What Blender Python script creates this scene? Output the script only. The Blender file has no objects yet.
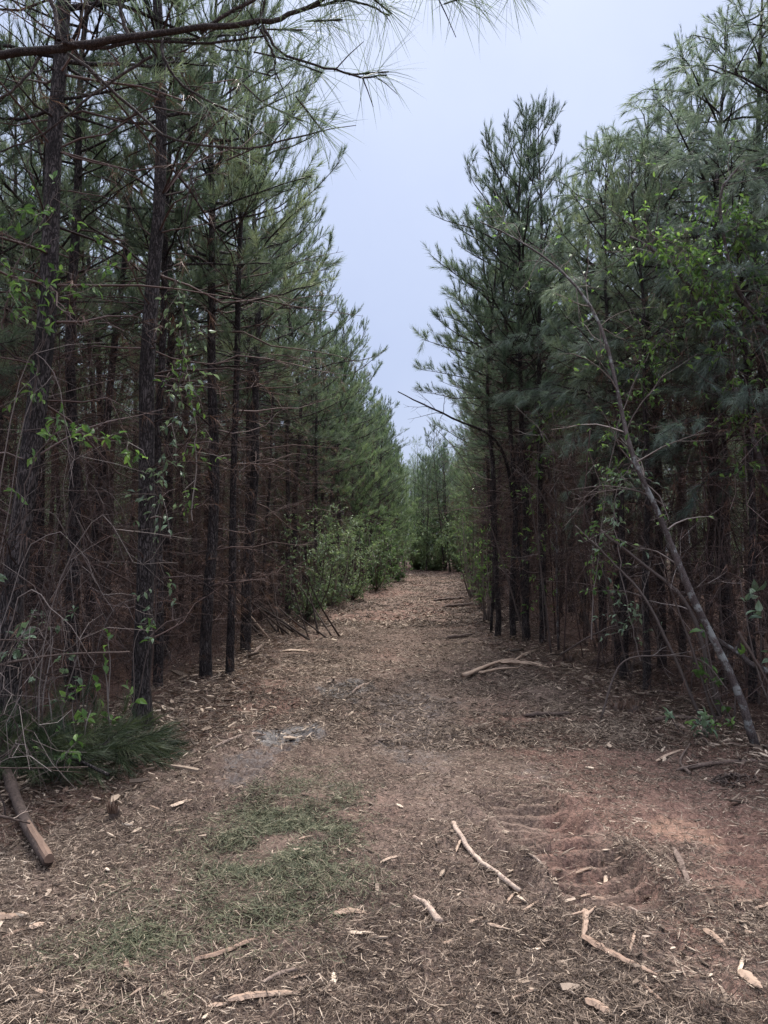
import bpy, math, numpy as np
from mathutils import Vector

SC = bpy.context.scene
COL = SC.collection
RG = np.random.default_rng(11)
TAU = math.tau
F = 740.0
PITCH = math.atan(36.0 / F)
CAM = np.array([0.0, 0.0, 1.6])

# ------------------------------------------------------------------ camera
cd = bpy.data.cameras.new("camera")
cam = bpy.data.objects.new("camera", cd)
COL.objects.link(cam)
cam.location = CAM
cam.rotation_euler = (math.radians(90) + PITCH, 0, 0)
cd.sensor_fit = 'VERTICAL'
cd.sensor_height = 24.0
cd.lens = F / 1024 * 24.0
cd.clip_start = 0.05
cd.clip_end = 2000
SC.camera = cam


def at(px, py, Y):
    """world point seen at that picture position at depth Y metres"""
    u, v = (px - 384) / F, (512 - py) / F
    c, s = math.cos(PITCH), math.sin(PITCH)
    k = Y / (c - s * v)
    return np.array([u * k, Y, 1.6 + (s + c * v) * k])


def gp(px, py):
    """point of the flat ground under that picture position"""
    u, v = (px - 384) / F, (512 - py) / F
    c, s = math.cos(PITCH), math.sin(PITCH)
    k = -1.6 / (s + c * v)
    return np.array([u * k, (c - s * v) * k])


# ------------------------------------------------------------------ noise and terrain
_lat = np.random.default_rng(5).random((256, 256))


def vnoise(x, y):
    xi, yi = np.floor(x).astype(int), np.floor(y).astype(int)
    fx, fy = x - xi, y - yi
    fx, fy = fx * fx * (3 - 2 * fx), fy * fy * (3 - 2 * fy)
    a = _lat[xi & 255, yi & 255]; b = _lat[(xi + 1) & 255, yi & 255]
    c = _lat[xi & 255, (yi + 1) & 255]; d = _lat[(xi + 1) & 255, (yi + 1) & 255]
    return (a * (1 - fx) + b * fx) * (1 - fy) + (c * (1 - fx) + d * fx) * fy - 0.5


LD = np.array([-5, 2.5, 3.4, 5.3, 6.3, 9, 13, 19, 23, 30, 41, 44, 47, 50, 56, 90])
LX = np.array([-2.8, -2.8, -2.7, -2.1, -1.95, -1.95, -2.2, -1.55, -1.6, -.7, .9, .5, -1.5, -5, -13, -60])
RD = np.array([-5, 3, 5.6, 8, 12, 16, 23, 30, 38, 41, 44, 47, 50, 56, 90])
RX = np.array([3.0, 3.0, 2.9, 2.6, 2.1, 2.35, 3.0, 3.7, 4.6, 4.9, 4.4, 2.6, -.5, -8, -55])


def path_l(y): return np.interp(y, LD, LX)
def path_r(y): return np.interp(y, RD, RX)


def sstep(a, b, x):
    t = np.clip((x - a) / (b - a), 0, 1)
    return t * t * (3 - 2 * t)


def blob(x, y, cx, cy, rx, ry, ang=0.0, soft=.5):
    c, s = math.cos(ang), math.sin(ang)
    dx, dy = x - cx, y - cy
    u, v = (dx * c + dy * s) / rx, (-dx * s + dy * c) / ry
    d = np.sqrt(u * u + v * v) + .55 * vnoise(x * 2.3 + 7, y * 2.3) + .35 * vnoise(x * 6 + 3, y * 6)
    return 1 - sstep(1 - soft, 1 + soft * .4, d)


# crawler tracks: (x0,y0,x1,y1,half width,depth,bar height)
TRACKS = [(1.02, 3.35, .78, 4.9, .25, .11, .125), (2.05, 3.4, 1.9, 4.7, .3, .04, .050),
          (-1.15, 4.75, -.82, 6.6, .24, .06, .075), (-.95, 6.6, -.4, 9.2, .26, .035, .0),
          (.35, 4.8, .1, 9.0, .28, .02, .0)]


def path_mask(x, y):
    e = .45 * vnoise(x * .9 + 50, y * .9) + .35 * vnoise(x * 3, y * 3 + 9)
    return sstep(-.25, .35, x - path_l(y) + e) * sstep(-.25, .35, path_r(y) - x + e)


def terrain(x, y, fine=True):
    x = np.asarray(x, float); y = np.asarray(y, float)
    z = .10 * vnoise(x * .33, y * .33) + .05 * vnoise(x * 1.1 + 9, y * 1.1) + .035 * vnoise(x * 2.9, y * 2.9 + 4)
    far = sstep(60, 90, y) + sstep(14, 30, np.abs(x))
    z = z + .7 * np.clip(far, 0, 1) * vnoise(x * .06, y * .06)
    l, r = path_l(y), path_r(y)
    z = z + .10 * sstep(.2, -1.0, x - l) + .14 * sstep(.3, -.9, r - x)
    z = z + .05 * np.exp(-((x - r + .15) / .35) ** 2) + .04 * np.exp(-((x - l) / .3) ** 2)
    for (x0, y0, x1, y1, hw, dp, bh) in TRACKS:
        L = math.hypot(x1 - x0, y1 - y0)
        tx, ty = (x1 - x0) / L, (y1 - y0) / L
        s = (x - x0) * tx + (y - y0) * ty
        w = (x - x0) * ty - (y - y0) * tx
        wn = w + .06 * vnoise(x * 4, y * 4)
        ins = sstep(hw, hw - .07, np.abs(wn)) * sstep(-.15, .15, s) * sstep(L + .15, L - .15, s)
        z = z - dp * ins
        edge = np.exp(-((np.abs(wn) - hw - .05) / .055) ** 2) * sstep(-.2, .1, s) * sstep(L + .2, L - .1, s)
        z = z + dp * (.55 + .9 * vnoise(x * 7 + 2, y * 7)) * edge
        if bh:
            bar = np.clip(.35 + 2.6 * np.sin(s / .125 * TAU + .5 * vnoise(x * 5, y * 5)) + 1.2 * vnoise(x * 16, y * 16), 0, 1)
            z = z + bh * bar * ins * (.45 + .6 * (vnoise(x * 3, y * 3 + 30) + .5))
    if fine:
        m = (1 - .75 * blob(x, y, .92, 4.1, .34, .85, .15, .4)) * (.35 + .65 * sstep(-.15, .25, vnoise(x * .8 + 20, y * .8 + 3)))
        z = z + .036 * vnoise(x * 8, y * 8) * m + .026 * vnoise(x * 19, y * 19) * m + .014 * vnoise(x * 43, y * 43)
    return z


def tz(x, y): return float(terrain(np.array([x]), np.array([y]))[0])


# ------------------------------------------------------------------ mesh builder
class MB:
    def __init__(s):
        s.v, s.var, s.q, s.t, s.n = [], [], [], [], 0

    def add(s, v, var, quads=None, tris=None, mat=0, smooth=True):
        v = np.asarray(v, float).reshape(-1, 3)
        s.v.append(v)
        s.var.append(np.broadcast_to(np.asarray(var, float), (len(v),)).copy())
        if quads is not None and len(quads): s.q.append((np.asarray(quads) + s.n, mat, smooth))
        if tris is not None and len(tris): s.t.append((np.asarray(tris) + s.n, mat, smooth))
        s.n += len(v)

    def mesh(s, name, mats):
        me = bpy.data.meshes.new(name)
        v = np.concatenate(s.v).astype(np.float32)
        me.vertices.add(len(v)); me.vertices.foreach_set("co", v.ravel())
        idx, starts, mi, sm, off = [], [], [], [], 0
        for lst, k in ((s.q, 4), (s.t, 3)):
            for f, m, smo in lst:
                f = f.reshape(-1, k)
                idx.append(f.ravel()); starts.append(off + np.arange(len(f)) * k); off += f.size
                mi.append(np.full(len(f), m)); sm.append(np.full(len(f), smo))
        idx = np.concatenate(idx).astype(np.int32); starts = np.concatenate(starts).astype(np.int32)
        me.loops.add(len(idx)); me.loops.foreach_set("vertex_index", idx)
        me.polygons.add(len(starts)); me.polygons.foreach_set("loop_start", starts)
        me.polygons.foreach_set("material_index", np.concatenate(mi).astype(np.int32))
        me.polygons.foreach_set("use_smooth", np.concatenate(sm).astype(bool))
        a = me.attributes.new("var", 'FLOAT', 'POINT')
        a.data.foreach_set("value", np.concatenate(s.var).astype(np.float32))
        for m in mats: me.materials.append(m)
        me.update(calc_edges=True)
        return me

    def obj(s, name, mats, parent=None, loc=None):
        if not isinstance(mats, (list, tuple)): mats = [mats]
        o = bpy.data.objects.new(name, s.mesh(name, mats))
        COL.objects.link(o)
        if parent is not None: o.parent = parent
        if loc is not None: o.location = loc
        return o


def nrm(a): return a / np.maximum(np.linalg.norm(a, axis=-1, keepdims=True), 1e-9)


def tubes(mb, P, R, S=5, var=.5, mat=0, cap=False, jag=0.0, rg=None, smooth=True):
    """N tubes of K points each"""
    P = np.asarray(P, float); R = np.asarray(R, float)
    if P.ndim == 2: P = P[None]; R = R[None]
    N, K, _ = P.shape
    T = np.empty_like(P)
    T[:, 1:-1] = P[:, 2:] - P[:, :-2]; T[:, 0] = P[:, 1] - P[:, 0]; T[:, -1] = P[:, -1] - P[:, -2]
    T = nrm(T)
    d = np.abs(nrm(P[:, -1] - P[:, 0]))
    ref = np.eye(3)[np.argmin(d, axis=1)][:, None, :]
    U = nrm(np.cross(T, ref)); V = np.cross(T, U)
    a = np.arange(S) * TAU / S
    rr = R[:, :, None] * np.ones(S)
    if jag and rg is not None: rr = rr * (1 + jag * (rg.random(rr.shape) - .5) * 2)
    ring = P[:, :, None, :] + rr[..., None] * (np.cos(a)[:, None] * U[:, :, None, :] + np.sin(a)[:, None] * V[:, :, None, :])
    vv = np.broadcast_to(np.asarray(var, float).reshape(-1, 1), (N, K * S)).ravel()
    i = np.arange(N)[:, None, None] * K * S + np.arange(K - 1)[None, :, None] * S
    j = np.arange(S)[None, None, :]; j2 = (j + 1) % S
    q = np.stack([i + j, i + j2, i + S + j2, i + S + j], -1).reshape(-1, 4)
    tr = None
    if cap:
        tr = []
        for n in range(N):
            b = n * K * S
            for k in range(1, S - 1):
                tr.append((b, b + k + 1, b + k)); e = b + (K - 1) * S
                tr.append((e, e + k, e + k + 1))
    mb.add(ring.reshape(-1, 3), vv, quads=q, tris=tr, mat=mat, smooth=smooth)


def spline(pts, n):
    """Catmull-Rom through the points"""
    p = np.asarray(pts, float)
    p = np.vstack([2 * p[0] - p[1], p, 2 * p[-1] - p[-2]])
    t = np.linspace(0, len(p) - 3 - 1e-6, n)
    i = t.astype(int); f = (t - i)[:, None]
    a, b, c, d = p[i], p[i + 1], p[i + 2], p[i + 3]
    return .5 * (2 * b + (c - a) * f + (2 * a - 5 * b + 4 * c - d) * f ** 2 + (3 * b - a - 3 * c + d) * f ** 3)


def needles(mb, P, D, L, Ln, k, rg, a0=58, a1=16, width=.004, droop=0.0, mat=0, var=None):
    """k needles on each shoot (start P, direction D, length L)"""
    N = len(P)
    if not N: return
    D = nrm(D)
    ref = np.where(np.abs(D[:, 2:3]) > .8, np.array([[1., 0, 0]]), np.array([[0, 0, 1.]]))
    U = nrm(np.cross(D, ref)); V = np.cross(D, U)
    s = rg.random((N, k)) ** .85
    ang = np.radians(a0 + (a1 - a0) * s + rg.normal(0, 7, (N, k)))
    ph = rg.random((N, k)) * TAU
    d = D[:, None] * np.cos(ang)[..., None] + (U[:, None] * np.cos(ph)[..., None] + V[:, None] * np.sin(ph)[..., None]) * np.sin(ang)[..., None]
    d[..., 2] -= droop * rg.random((N, k))
    d = nrm(d)
    b = P[:, None] + D[:, None] * (s * np.asarray(L).reshape(-1, 1))[..., None]
    ln = np.asarray(Ln).reshape(-1, 1) * rg.uniform(.65, 1.15, (N, k))
    tip = b + d * ln[..., None]
    side = nrm(np.cross(d, rg.normal(0, 1, (N, k, 3)))) * (width * .5)
    v = np.stack([b - side, b + side, tip], 2).reshape(-1, 3)
    if var is None: var = rg.random(N)
    vv = np.clip(np.asarray(var).reshape(-1, 1) + rg.normal(0, .1, (N, k)), 0, 1)
    mb.add(v, np.repeat(vv.ravel(), 3), tris=np.arange(N * k * 3).reshape(-1, 3), mat=mat, smooth=False)


def bent_needles(mb, P, D, Ln, width, rg, droop=.25, mat=0):
    """long needles seen close: three segments bending with gravity"""
    N = len(P)
    D = nrm(D); side = nrm(np.cross(D, rg.normal(0, 1, (N, 3)))) * width * .5
    p, d, rows = P.copy(), D.copy(), []
    for i, w in enumerate((1, 1, .8)):
        rows += [p - side * w, p + side * w]
        p = p + d * (Ln / 3)[:, None]
        d = d.copy(); d[:, 2] -= droop * .5; d = nrm(d)
    rows.append(p)
    v = np.stack(rows, 1).reshape(-1, 3)
    b = np.arange(N)[:, None] * 7
    q = np.concatenate([b + [0, 1, 3, 2], b + [2, 3, 5, 4]]); t = b + [4, 5, 6]
    mb.add(v, np.repeat(rg.random(N), 7), quads=q, tris=t, mat=mat, smooth=False)


def leaves(mb, P, D, L, rg, wr=.45, fold=.18, mat=0, var=None):
    N = len(P)
    D = nrm(D)
    up = nrm(np.array([0, 0, 1.]) + rg.normal(0, .55, (N, 3)))
    S = nrm(np.cross(D, up)); Nn = np.cross(S, D)
    L = np.asarray(L).reshape(-1, 1)
    w = L * wr * .5
    pts = [P, P + D * L * .42 + S * w + Nn * L * fold * .6, P + D * L * .45, P + D * L * .42 - S * w + Nn * L * fold * .6,
           P + D * L * .75 + S * w * .62 + Nn * L * fold * .2 - [0, 0, 0], P + D * L * .75 - S * w * .62 + Nn * L * fold * .2, P + D * L - Nn * L * fold]
    v = np.stack(pts, 1).reshape(-1, 3)
    b = np.arange(N)[:, None] * 7
    t = np.concatenate([b + [0, 1, 2], b + [0, 2, 3], b + [2, 1, 4], b + [2, 4, 6], b + [2, 6, 5], b + [2, 5, 3]])
    if var is None: var = rg.random(N)
    mb.add(v, np.repeat(var, 7), tris=t, mat=mat, smooth=False)


# ------------------------------------------------------------------ materials
def mat_new(name):
    m = bpy.data.materials.new(name); m.use_nodes = True
    nt = m.node_tree; nt.nodes.clear()
    out = nt.nodes.new("ShaderNodeOutputMaterial")
    return m, nt, out


def nd(nt, typ, ins=None, **kw):
    n = nt.nodes.new(typ)
    for k, v in kw.items(): setattr(n, k, v)
    for k, v in (ins or {}).items():
        if isinstance(v, bpy.types.NodeSocket): nt.links.new(v, n.inputs[k])
        else: n.inputs[k].default_value = v
    return n


def ramp(nt, fac, stops):
    n = nt.nodes.new("ShaderNodeValToRGB")
    el = n.color_ramp.elements
    while len(el) < len(stops): el.new(.5)
    for e, (p, c) in zip(el, stops):
        e.position = p; e.color = (*c, 1)
    nt.links.new(fac, n.inputs[0])
    return n.outputs[0]


def mixc(nt, fac, a, b, blend='MIX'):
    n = nt.nodes.new("ShaderNodeMix"); n.data_type = 'RGBA'; n.blend_type = blend
    for i, v in ((0, fac), (6, a), (7, b)):
        if isinstance(v, bpy.types.NodeSocket): nt.links.new(v, n.inputs[i])
        else: n.inputs[i].default_value = v if i == 0 else (*v, 1)
    return n.outputs[2]


def math_n(nt, op, a, b=0.0):
    n = nt.nodes.new("ShaderNodeMath"); n.operation = op
    for i, v in ((0, a), (1, b)):
        if isinstance(v, bpy.types.NodeSocket): nt.links.new(v, n.inputs[i])
        else: n.inputs[i].default_value = v
    return n.outputs[0]


def leaf_mat(name, stops, transl=.35, rough=.5, spec=.3, tcol=1.3, shift=.42):
    m, nt, out = mat_new(name)
    va = nd(nt, "ShaderNodeAttribute", attribute_name="var").outputs["Fac"]
    rnd = nd(nt, "ShaderNodeObjectInfo").outputs["Random"]
    f = math_n(nt, 'ADD', math_n(nt, 'MULTIPLY', va, 1 - shift), math_n(nt, 'MULTIPLY', rnd, shift))
    c = ramp(nt, f, stops)
    p = nd(nt, "ShaderNodeBsdfPrincipled", {"Base Color": c, "Roughness": rough, "Specular IOR Level": spec})
    tc = mixc(nt, 1.0, c, (tcol, tcol * 1.08, tcol * .8), 'MULTIPLY')
    t = nd(nt, "ShaderNodeBsdfTranslucent", {"Color": tc})
    mx = nd(nt, "ShaderNodeMixShader", {0: transl, 1: p.outputs[0], 2: t.outputs[0]})
    nt.links.new(mx.outputs[0], out.inputs[0])
    return m


def bark_mat(name, dark, mid, light, scale=1.0, bump=.6, lichen=None, rough=.9):
    m, nt, out = mat_new(name)
    co = nd(nt, "ShaderNodeTexCoord").outputs["Object"]
    mp = nd(nt, "ShaderNodeMapping", {"Vector": co, "Scale": (1, 1, .28)}).outputs[0]
    n1 = nd(nt, "ShaderNodeTexNoise", {"Vector": mp, "Scale": 34 * scale, "Detail": 8, "Roughness": .75}).outputs[0]
    wn = nd(nt, "ShaderNodeTexNoise", {"Vector": mp, "Scale": 14 * scale, "Detail": 4, "Roughness": .6}).outputs["Color"]
    wv = nd(nt, "ShaderNodeVectorMath", {0: wn, 1: (.14, .14, .14)}, operation='MULTIPLY').outputs[0]
    wp = nd(nt, "ShaderNodeVectorMath", {0: mp, 1: wv}, operation='ADD').outputs[0]
    vo = nd(nt, "ShaderNodeTexVoronoi", {"Vector": wp, "Scale": 44 * scale}, feature='DISTANCE_TO_EDGE').outputs[0]
    big = nd(nt, "ShaderNodeTexNoise", {"Vector": co, "Scale": 2.5, "Detail": 3}).outputs[0]
    h = math_n(nt, 'ADD', math_n(nt, 'MULTIPLY', math_n(nt, 'MINIMUM', vo, .2), 1.5), math_n(nt, 'ADD', math_n(nt, 'MULTIPLY', n1, .75), math_n(nt, 'MULTIPLY', math_n(nt, 'SUBTRACT', big, .5), .5)))
    c = ramp(nt, h, [(.28, dark), (.55, mid), (.82, light)])
    if lichen:
        n2 = nd(nt, "ShaderNodeTexNoise", {"Vector": co, "Scale": 9, "Detail": 5, "Roughness": .7}).outputs[0]
        f = ramp(nt, n2, [(.52, (0, 0, 0)), (.6, (1, 1, 1))])
        c = mixc(nt, f, c, lichen)
    va = nd(nt, "ShaderNodeAttribute", attribute_name="var").outputs["Fac"]
    c = mixc(nt, 1.0, c, ramp(nt, va, [(0, (.6, .6, .6)), (1, (1.4, 1.35, 1.3))]), 'MULTIPLY')
    bp = nd(nt, "ShaderNodeBump", {"Strength": bump, "Distance": .035, "Height": h}).outputs[0]
    p = nd(nt, "ShaderNodeBsdfPrincipled", {"Base Color": c, "Roughness": rough, "Specular IOR Level": .25, "Normal": bp})
    nt.links.new(p.outputs[0], out.inputs[0])
    return m


def var_mat(name, stops, rough=.85, noise=.35, scale=60, stretch=None, spec=.25, bump=.3):
    """colour from the per-piece attribute plus grain"""
    m, nt, out = mat_new(name)
    va = nd(nt, "ShaderNodeAttribute", attribute_name="var").outputs["Fac"]
    co = nd(nt, "ShaderNodeTexCoord").outputs["Object"]
    if stretch: co = nd(nt, "ShaderNodeMapping", {"Vector": co, "Scale": stretch}).outputs[0]
    n1 = nd(nt, "ShaderNodeTexNoise", {"Vector": co, "Scale": scale, "Detail": 4, "Roughness": .65}).outputs[0]
    f = math_n(nt, 'ADD', va, math_n(nt, 'MULTIPLY', math_n(nt, 'SUBTRACT', n1, .5), noise))
    c = ramp(nt, f, stops)
    bp = nd(nt, "ShaderNodeBump", {"Strength": bump, "Distance": .006, "Height": n1}).outputs[0]
    p = nd(nt, "ShaderNodeBsdfPrincipled", {"Base Color": c, "Roughness": rough, "Specular IOR Level": spec, "Normal": bp})
    nt.links.new(p.outputs[0], out.inputs[0])
    return m


M = {}
M['needle'] = leaf_mat("pine_needles", [(0, (.040, .056, .044)), (.35, (.085, .112, .082)), (.7, (.150, .182, .126)), (1, (.25, .275, .18))], .45)
M['soft'] = leaf_mat("grey_pine_needles", [(0, (.08, .105, .09)), (.5, (.155, .19, .16)), (1, (.24, .27, .22))], .45)
M['fresh'] = leaf_mat('fresh_pine_needles', [(0, (.045, .066, .042)), (.35, (.098, .138, .080)), (.7, (.17, .22, .125)), (1, (.27, .31, .18))], .45)
M['brown_needle'] = leaf_mat("dead_needles", [(0, (.06, .032, .024)), (.6, (.14, .075, .053)), (1, (.24, .135, .09))], .2)
M['leaf'] = leaf_mat("broad_leaves", [(0, (.045, .085, .026)), (.5, (.10, .175, .048)), (1, (.21, .31, .085))], .4, .42, .4, 1.5, .1)
M['leaf_pale'] = leaf_mat("pale_leaves", [(0, (.08, .115, .075)), (.5, (.15, .205, .125)), (1, (.28, .35, .22))], .35, .4, .4, 1.3, .1)
M['leaf_far'] = leaf_mat("shrub_leaves", [(0, (.040, .072, .034)), (.5, (.095, .148, .064)), (1, (.21, .265, .12))], .4, .5, .3, 1.35, .25)
M['leaf_mid'] = leaf_mat('pale_shrub_leaves', [(0, (.075, .108, .062)), (.5, (.155, .205, .110)), (1, (.29, .35, .20))], .35, .45, .35, 1.3, .25)
M['bough'] = leaf_mat("cut_pine_needles", [(0, (.020, .034, .022)), (.5, (.050, .064, .032)), (1, (.12, .128, .062))], .3)
M['bark'] = bark_mat("pine_bark", (.010, .008, .008), (.036, .028, .026), (.15, .128, .122), 1.0, .9)
M['bark_pale'] = bark_mat("sapling_bark", (.035, .026, .024), (.09, .068, .062), (.16, .13, .12), 1.6, .4, (.24, .24, .225))
M['twig'] = var_mat("dead_twigs", [(0, (.03, .019, .016)), (.5, (.075, .046, .038)), (.85, (.13, .088, .075)), (1, (.22, .165, .145))])
M['bare'] = var_mat("bare_twigs", [(0, (.05, .035, .03)), (.5, (.13, .10, .085)), (1, (.30, .25, .22))])
M['mulch'] = var_mat("shredded_mulch", [(0, (.022, .014, .010)), (.32, (.068, .046, .033)), (.6, (.178, .129, .094)), (.85, (.39, .297, .22)), (1, (.62, .49, .365))], .8, .3, 60)
M['green'] = var_mat("green_needle_mulch", [(0, (.030, .036, .018)), (.45, (.080, .083, .044)), (.8, (.185, .165, .10)), (1, (.38, .32, .22))], .7, .15, 90)
M['branch_bark'] = bark_mat('branch_bark', (.016, .012, .011), (.07, .053, .047), (.20, .165, .15), 2.5, .8)
M['wood'] = var_mat("torn_wood", [(0, (.09, .052, .034)), (.4, (.20, .128, .090)), (.75, (.35, .245, .175)), (1, (.52, .40, .295))], .75, .4, 30, (1, 1, 1), .3, .6)
M['stick'] = var_mat("stick_bark", [(0, (.028, .019, .015)), (.4, (.105, .073, .058)), (.75, (.26, .19, .15)), (1, (.46, .35, .27))], .85, .85, 45, None, .25, .6)


def ground_mat():
    m, nt, out = mat_new("forest_ground")
    co = nd(nt, "ShaderNodeTexCoord").outputs["Object"]
    A = lambda k: nd(nt, "ShaderNodeAttribute", attribute_name=k).outputs["Fac"]
    big = nd(nt, "ShaderNodeTexNoise", {"Vector": co, "Scale": 1.3, "Detail": 5, "Roughness": .6}).outputs[0]
    fine = nd(nt, "ShaderNodeTexNoise", {"Vector": co, "Scale": 55, "Detail": 8, "Roughness": .75}).outputs[0]
    mid = nd(nt, "ShaderNodeTexNoise", {"Vector": co, "Scale": 11, "Detail": 6, "Roughness": .7}).outputs[0]
    f = math_n(nt, 'ADD', math_n(nt, 'MULTIPLY', fine, .75), math_n(nt, 'MULTIPLY', math_n(nt, 'ADD', mid, big), .2))
    mulch = ramp(nt, f, [(.36, (.035, .022, .017)), (.5, (.085, .055, .041)), (.6, (.14, .094, .072)), (.72, (.25, .178, .137))])  # mulch brown, darkened to paint in shadow between the loose strands
    litter = ramp(nt, f, [(.34, (.022, .013, .010)), (.52, (.058, .031, .023)), (.7, (.13, .074, .054))])
    clay = ramp(nt, f, [(.36, (.034, .018, .013)), (.5, (.100, .054, .040)), (.66, (.21, .122, .092))])
    pale = ramp(nt, f, [(.32, (.11, .058, .040)), (.6, (.28, .165, .115))])
    wet = ramp(nt, f, [(.35, (.03, .025, .023)), (.52, (.062, .053, .049)), (.70, (.14, .124, .118))])
    c = mixc(nt, A("path"), litter, mulch)
    rag = math_n(nt, 'ADD', math_n(nt, 'MULTIPLY', math_n(nt, 'SUBTRACT', mid, .5), 1.3), math_n(nt, 'MULTIPLY', math_n(nt, 'SUBTRACT', fine, .5), 1.1))

    def ragged(k):
        a = A(k)
        e = math_n(nt, 'MULTIPLY', math_n(nt, 'SUBTRACT', math_n(nt, 'ADD', a, rag), .5), 2.2)
        n = nt.nodes.new("ShaderNodeClamp"); nt.links.new(math_n(nt, 'ADD', e, .5), n.inputs[0])
        return math_n(nt, 'MULTIPLY', n.outputs[0], math_n(nt, 'MINIMUM', math_n(nt, 'MULTIPLY', a, 4), 1.0))

    c = mixc(nt, ragged("clay"), c, clay)
    c = mixc(nt, ragged("pale"), c, pale)
    c = mixc(nt, ragged("wet"), c, wet)
    vo = nd(nt, "ShaderNodeTexVoronoi", {"Vector": co, "Scale": 70}).outputs[0]
    h = math_n(nt, 'ADD', fine, math_n(nt, 'MULTIPLY', vo, .4))
    bp = nd(nt, "ShaderNodeBump", {"Strength": math_n(nt, "SUBTRACT", .9, math_n(nt, "MULTIPLY", A("wet"), .75)), "Distance": .012, "Height": h}).outputs[0]
    ro = math_n(nt, 'SUBTRACT', .95, math_n(nt, 'MULTIPLY', A("wet"), .3))
    p = nd(nt, "ShaderNodeBsdfPrincipled", {"Base Color": c, "Roughness": ro, "Specular IOR Level": .3, "Normal": bp})
    nt.links.new(p.outputs[0], out.inputs[0])
    return m


# ------------------------------------------------------------------ things
def prop(o, label=None, cat=None, group=None, kind=None):
    for k, v in (("label", label), ("category", cat), ("group", group), ("kind", kind)):
        if v: o[k] = v
    return o


def empty(name, loc=(0, 0, 0)):
    o = bpy.data.objects.new(name, None); COL.objects.link(o)
    o.location = loc; o.empty_display_size = .2
    return o


def copy_thing(root):
    r = root.copy(); COL.objects.link(r)
    for ch in root.children:
        c = ch.copy(); COL.objects.link(c); c.parent = r
        for g in ch.children:
            d = g.copy(); COL.objects.link(d); d.parent = c
    return r


# ------------------------------------------------------------------ ground
def build_ground():
    def axis(pts):
        out = []
        for a, b, s in pts: out.append(np.arange(a, b - 1e-6, s))
        return np.concatenate(out + [[pts[-1][1]]])
    xs = axis([(-180, -60, 20), (-60, -20, 5), (-20, -6, .8), (-6, -2.6, .1), (-2.6, 3.4, .024), (3.4, 6, .1), (6, 20, .8), (20, 60, 5), (60, 180, 20)])
    ys = axis([(-100, -20, 20), (-20, 1.6, 1.2), (1.6, 5, .02), (5, 8, .035), (8, 14, .09), (14, 30, .3), (30, 70, .8), (70, 130, 6), (130, 330, 20)])
    X, Y = np.meshgrid(xs, ys)
    Z = terrain(X, Y)
    v = np.stack([X, Y, Z], -1).reshape(-1, 3).astype(np.float32)
    nx, ny = len(xs), len(ys)
    i = (np.arange(ny - 1)[:, None] * nx + np.arange(nx - 1)[None]).reshape(-1, 1)
    q = i + np.array([[0, 1, nx + 1, nx]])
    mb = MB(); mb.add(v, 0.5, quads=q)
    o = mb.obj("ground", ground_mat())
    x, y = X.ravel(), Y.ravel()
    masks = {"path": path_mask(x, y),
             "clay": np.clip(1.0 * blob(x, y, 2.1, 4.4, 1.4, 1.5, .2, .8) + .6 * blob(x, y, 1.7, 6.3, 1.3, 1.2, 0, .4) + .75 * blob(x, y, -1.35, 7.5, .6, 1.3, 0, .4) + .35 * sstep(.0, .4, vnoise(x * 1.5 + 40, y * 1.1)) * path_mask(x, y)
                             + .6 * sstep(9, 15, y) * path_mask(x, y) * (.6 + vnoise(x * .7, y * .5)), 0, 1),
             "pale": .8 * blob(x, y, 1.72, 4.2, .22, .3),
             "wet": np.clip(blob(x, y, -.82, 6.6, .38, .55, -.2) + .8 * blob(x, y, -.4, 8.7, .4, .7) + .35 * blob(x, y, 1.12, 5.5, .26, .32)
                            + .5 * blob(x, y, -1.0, 5.5, .3, .8) + .45 * blob(x, y, .3, 7, .5, 2.4), 0, 1)}
    for k, a in masks.items():
        at_ = o.data.attributes.new(k, 'FLOAT', 'POINT')
        at_.data.foreach_set("value", a.astype(np.float32))
    prop(o, "brown track of mulch and clay running through the pines", "ground", kind="structure")


build_ground()


# ------------------------------------------------------------------ mulch (uncountable)
def sample_area(n, y0, y1, rg, pw=1.0, wide=.35):
    """points over the visible ground, denser near the camera"""
    t = rg.random(n)
    y = y0 * (y1 / y0) ** (t ** pw)
    lo = np.maximum(path_l(y) - wide - .5 * rg.random(n), -.56 * y - .2)
    hi = np.minimum(path_r(y) + wide + .5 * rg.random(n), .56 * y + .2)
    return lo + (hi - lo) * rg.random(n), y


GREEN = [(-.58, 4.0, .60, 1.2, -.12), (-1.0, 3.0, .35, .18, 0)]


def green_mask(x, y):
    return np.clip(sum(blob(x, y, *g, .8) for g in GREEN), 0, 1)


def strips(mb, x, y, ln, w, rg, var, lift=.012, tilt=.25, curl=.0):
    n = len(x)
    a = rg.random(n) * TAU
    el = rg.normal(0, tilt, n)
    d = np.stack([np.cos(a) * np.cos(el), np.sin(a) * np.cos(el), np.sin(el)], -1)
    z = terrain(x, y) + rg.random(n) ** 2 * lift + .003
    z = z + np.abs(np.sin(el)) * ln * .35
    P = np.stack([x, y, z], -1)
    side = np.cross(d, nrm(np.array([0, 0, 1.]) + rg.normal(0, .5, (n, 3)))); side = nrm(side) * (w * .5)[:, None]
    h = d * (ln * .5)[:, None]
    bend = np.zeros((n, 3)); bend[:, 2] = curl * ln * rg.normal(0, 1, n); bend[:, :2] = rg.normal(0, .12, (n, 2)) * ln[:, None]
    v = np.stack([P - h - side * .6, P - h + side * .6, P + bend - side, P + bend + side, P + h - side * .3, P + h + side * .3], 1).reshape(-1, 3)
    b = np.arange(n)[:, None] * 6
    mb.add(v, np.repeat(var, 6), quads=np.concatenate([b + [0, 1, 3, 2], b + [2, 3, 5, 4]]), smooth=False)


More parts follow.
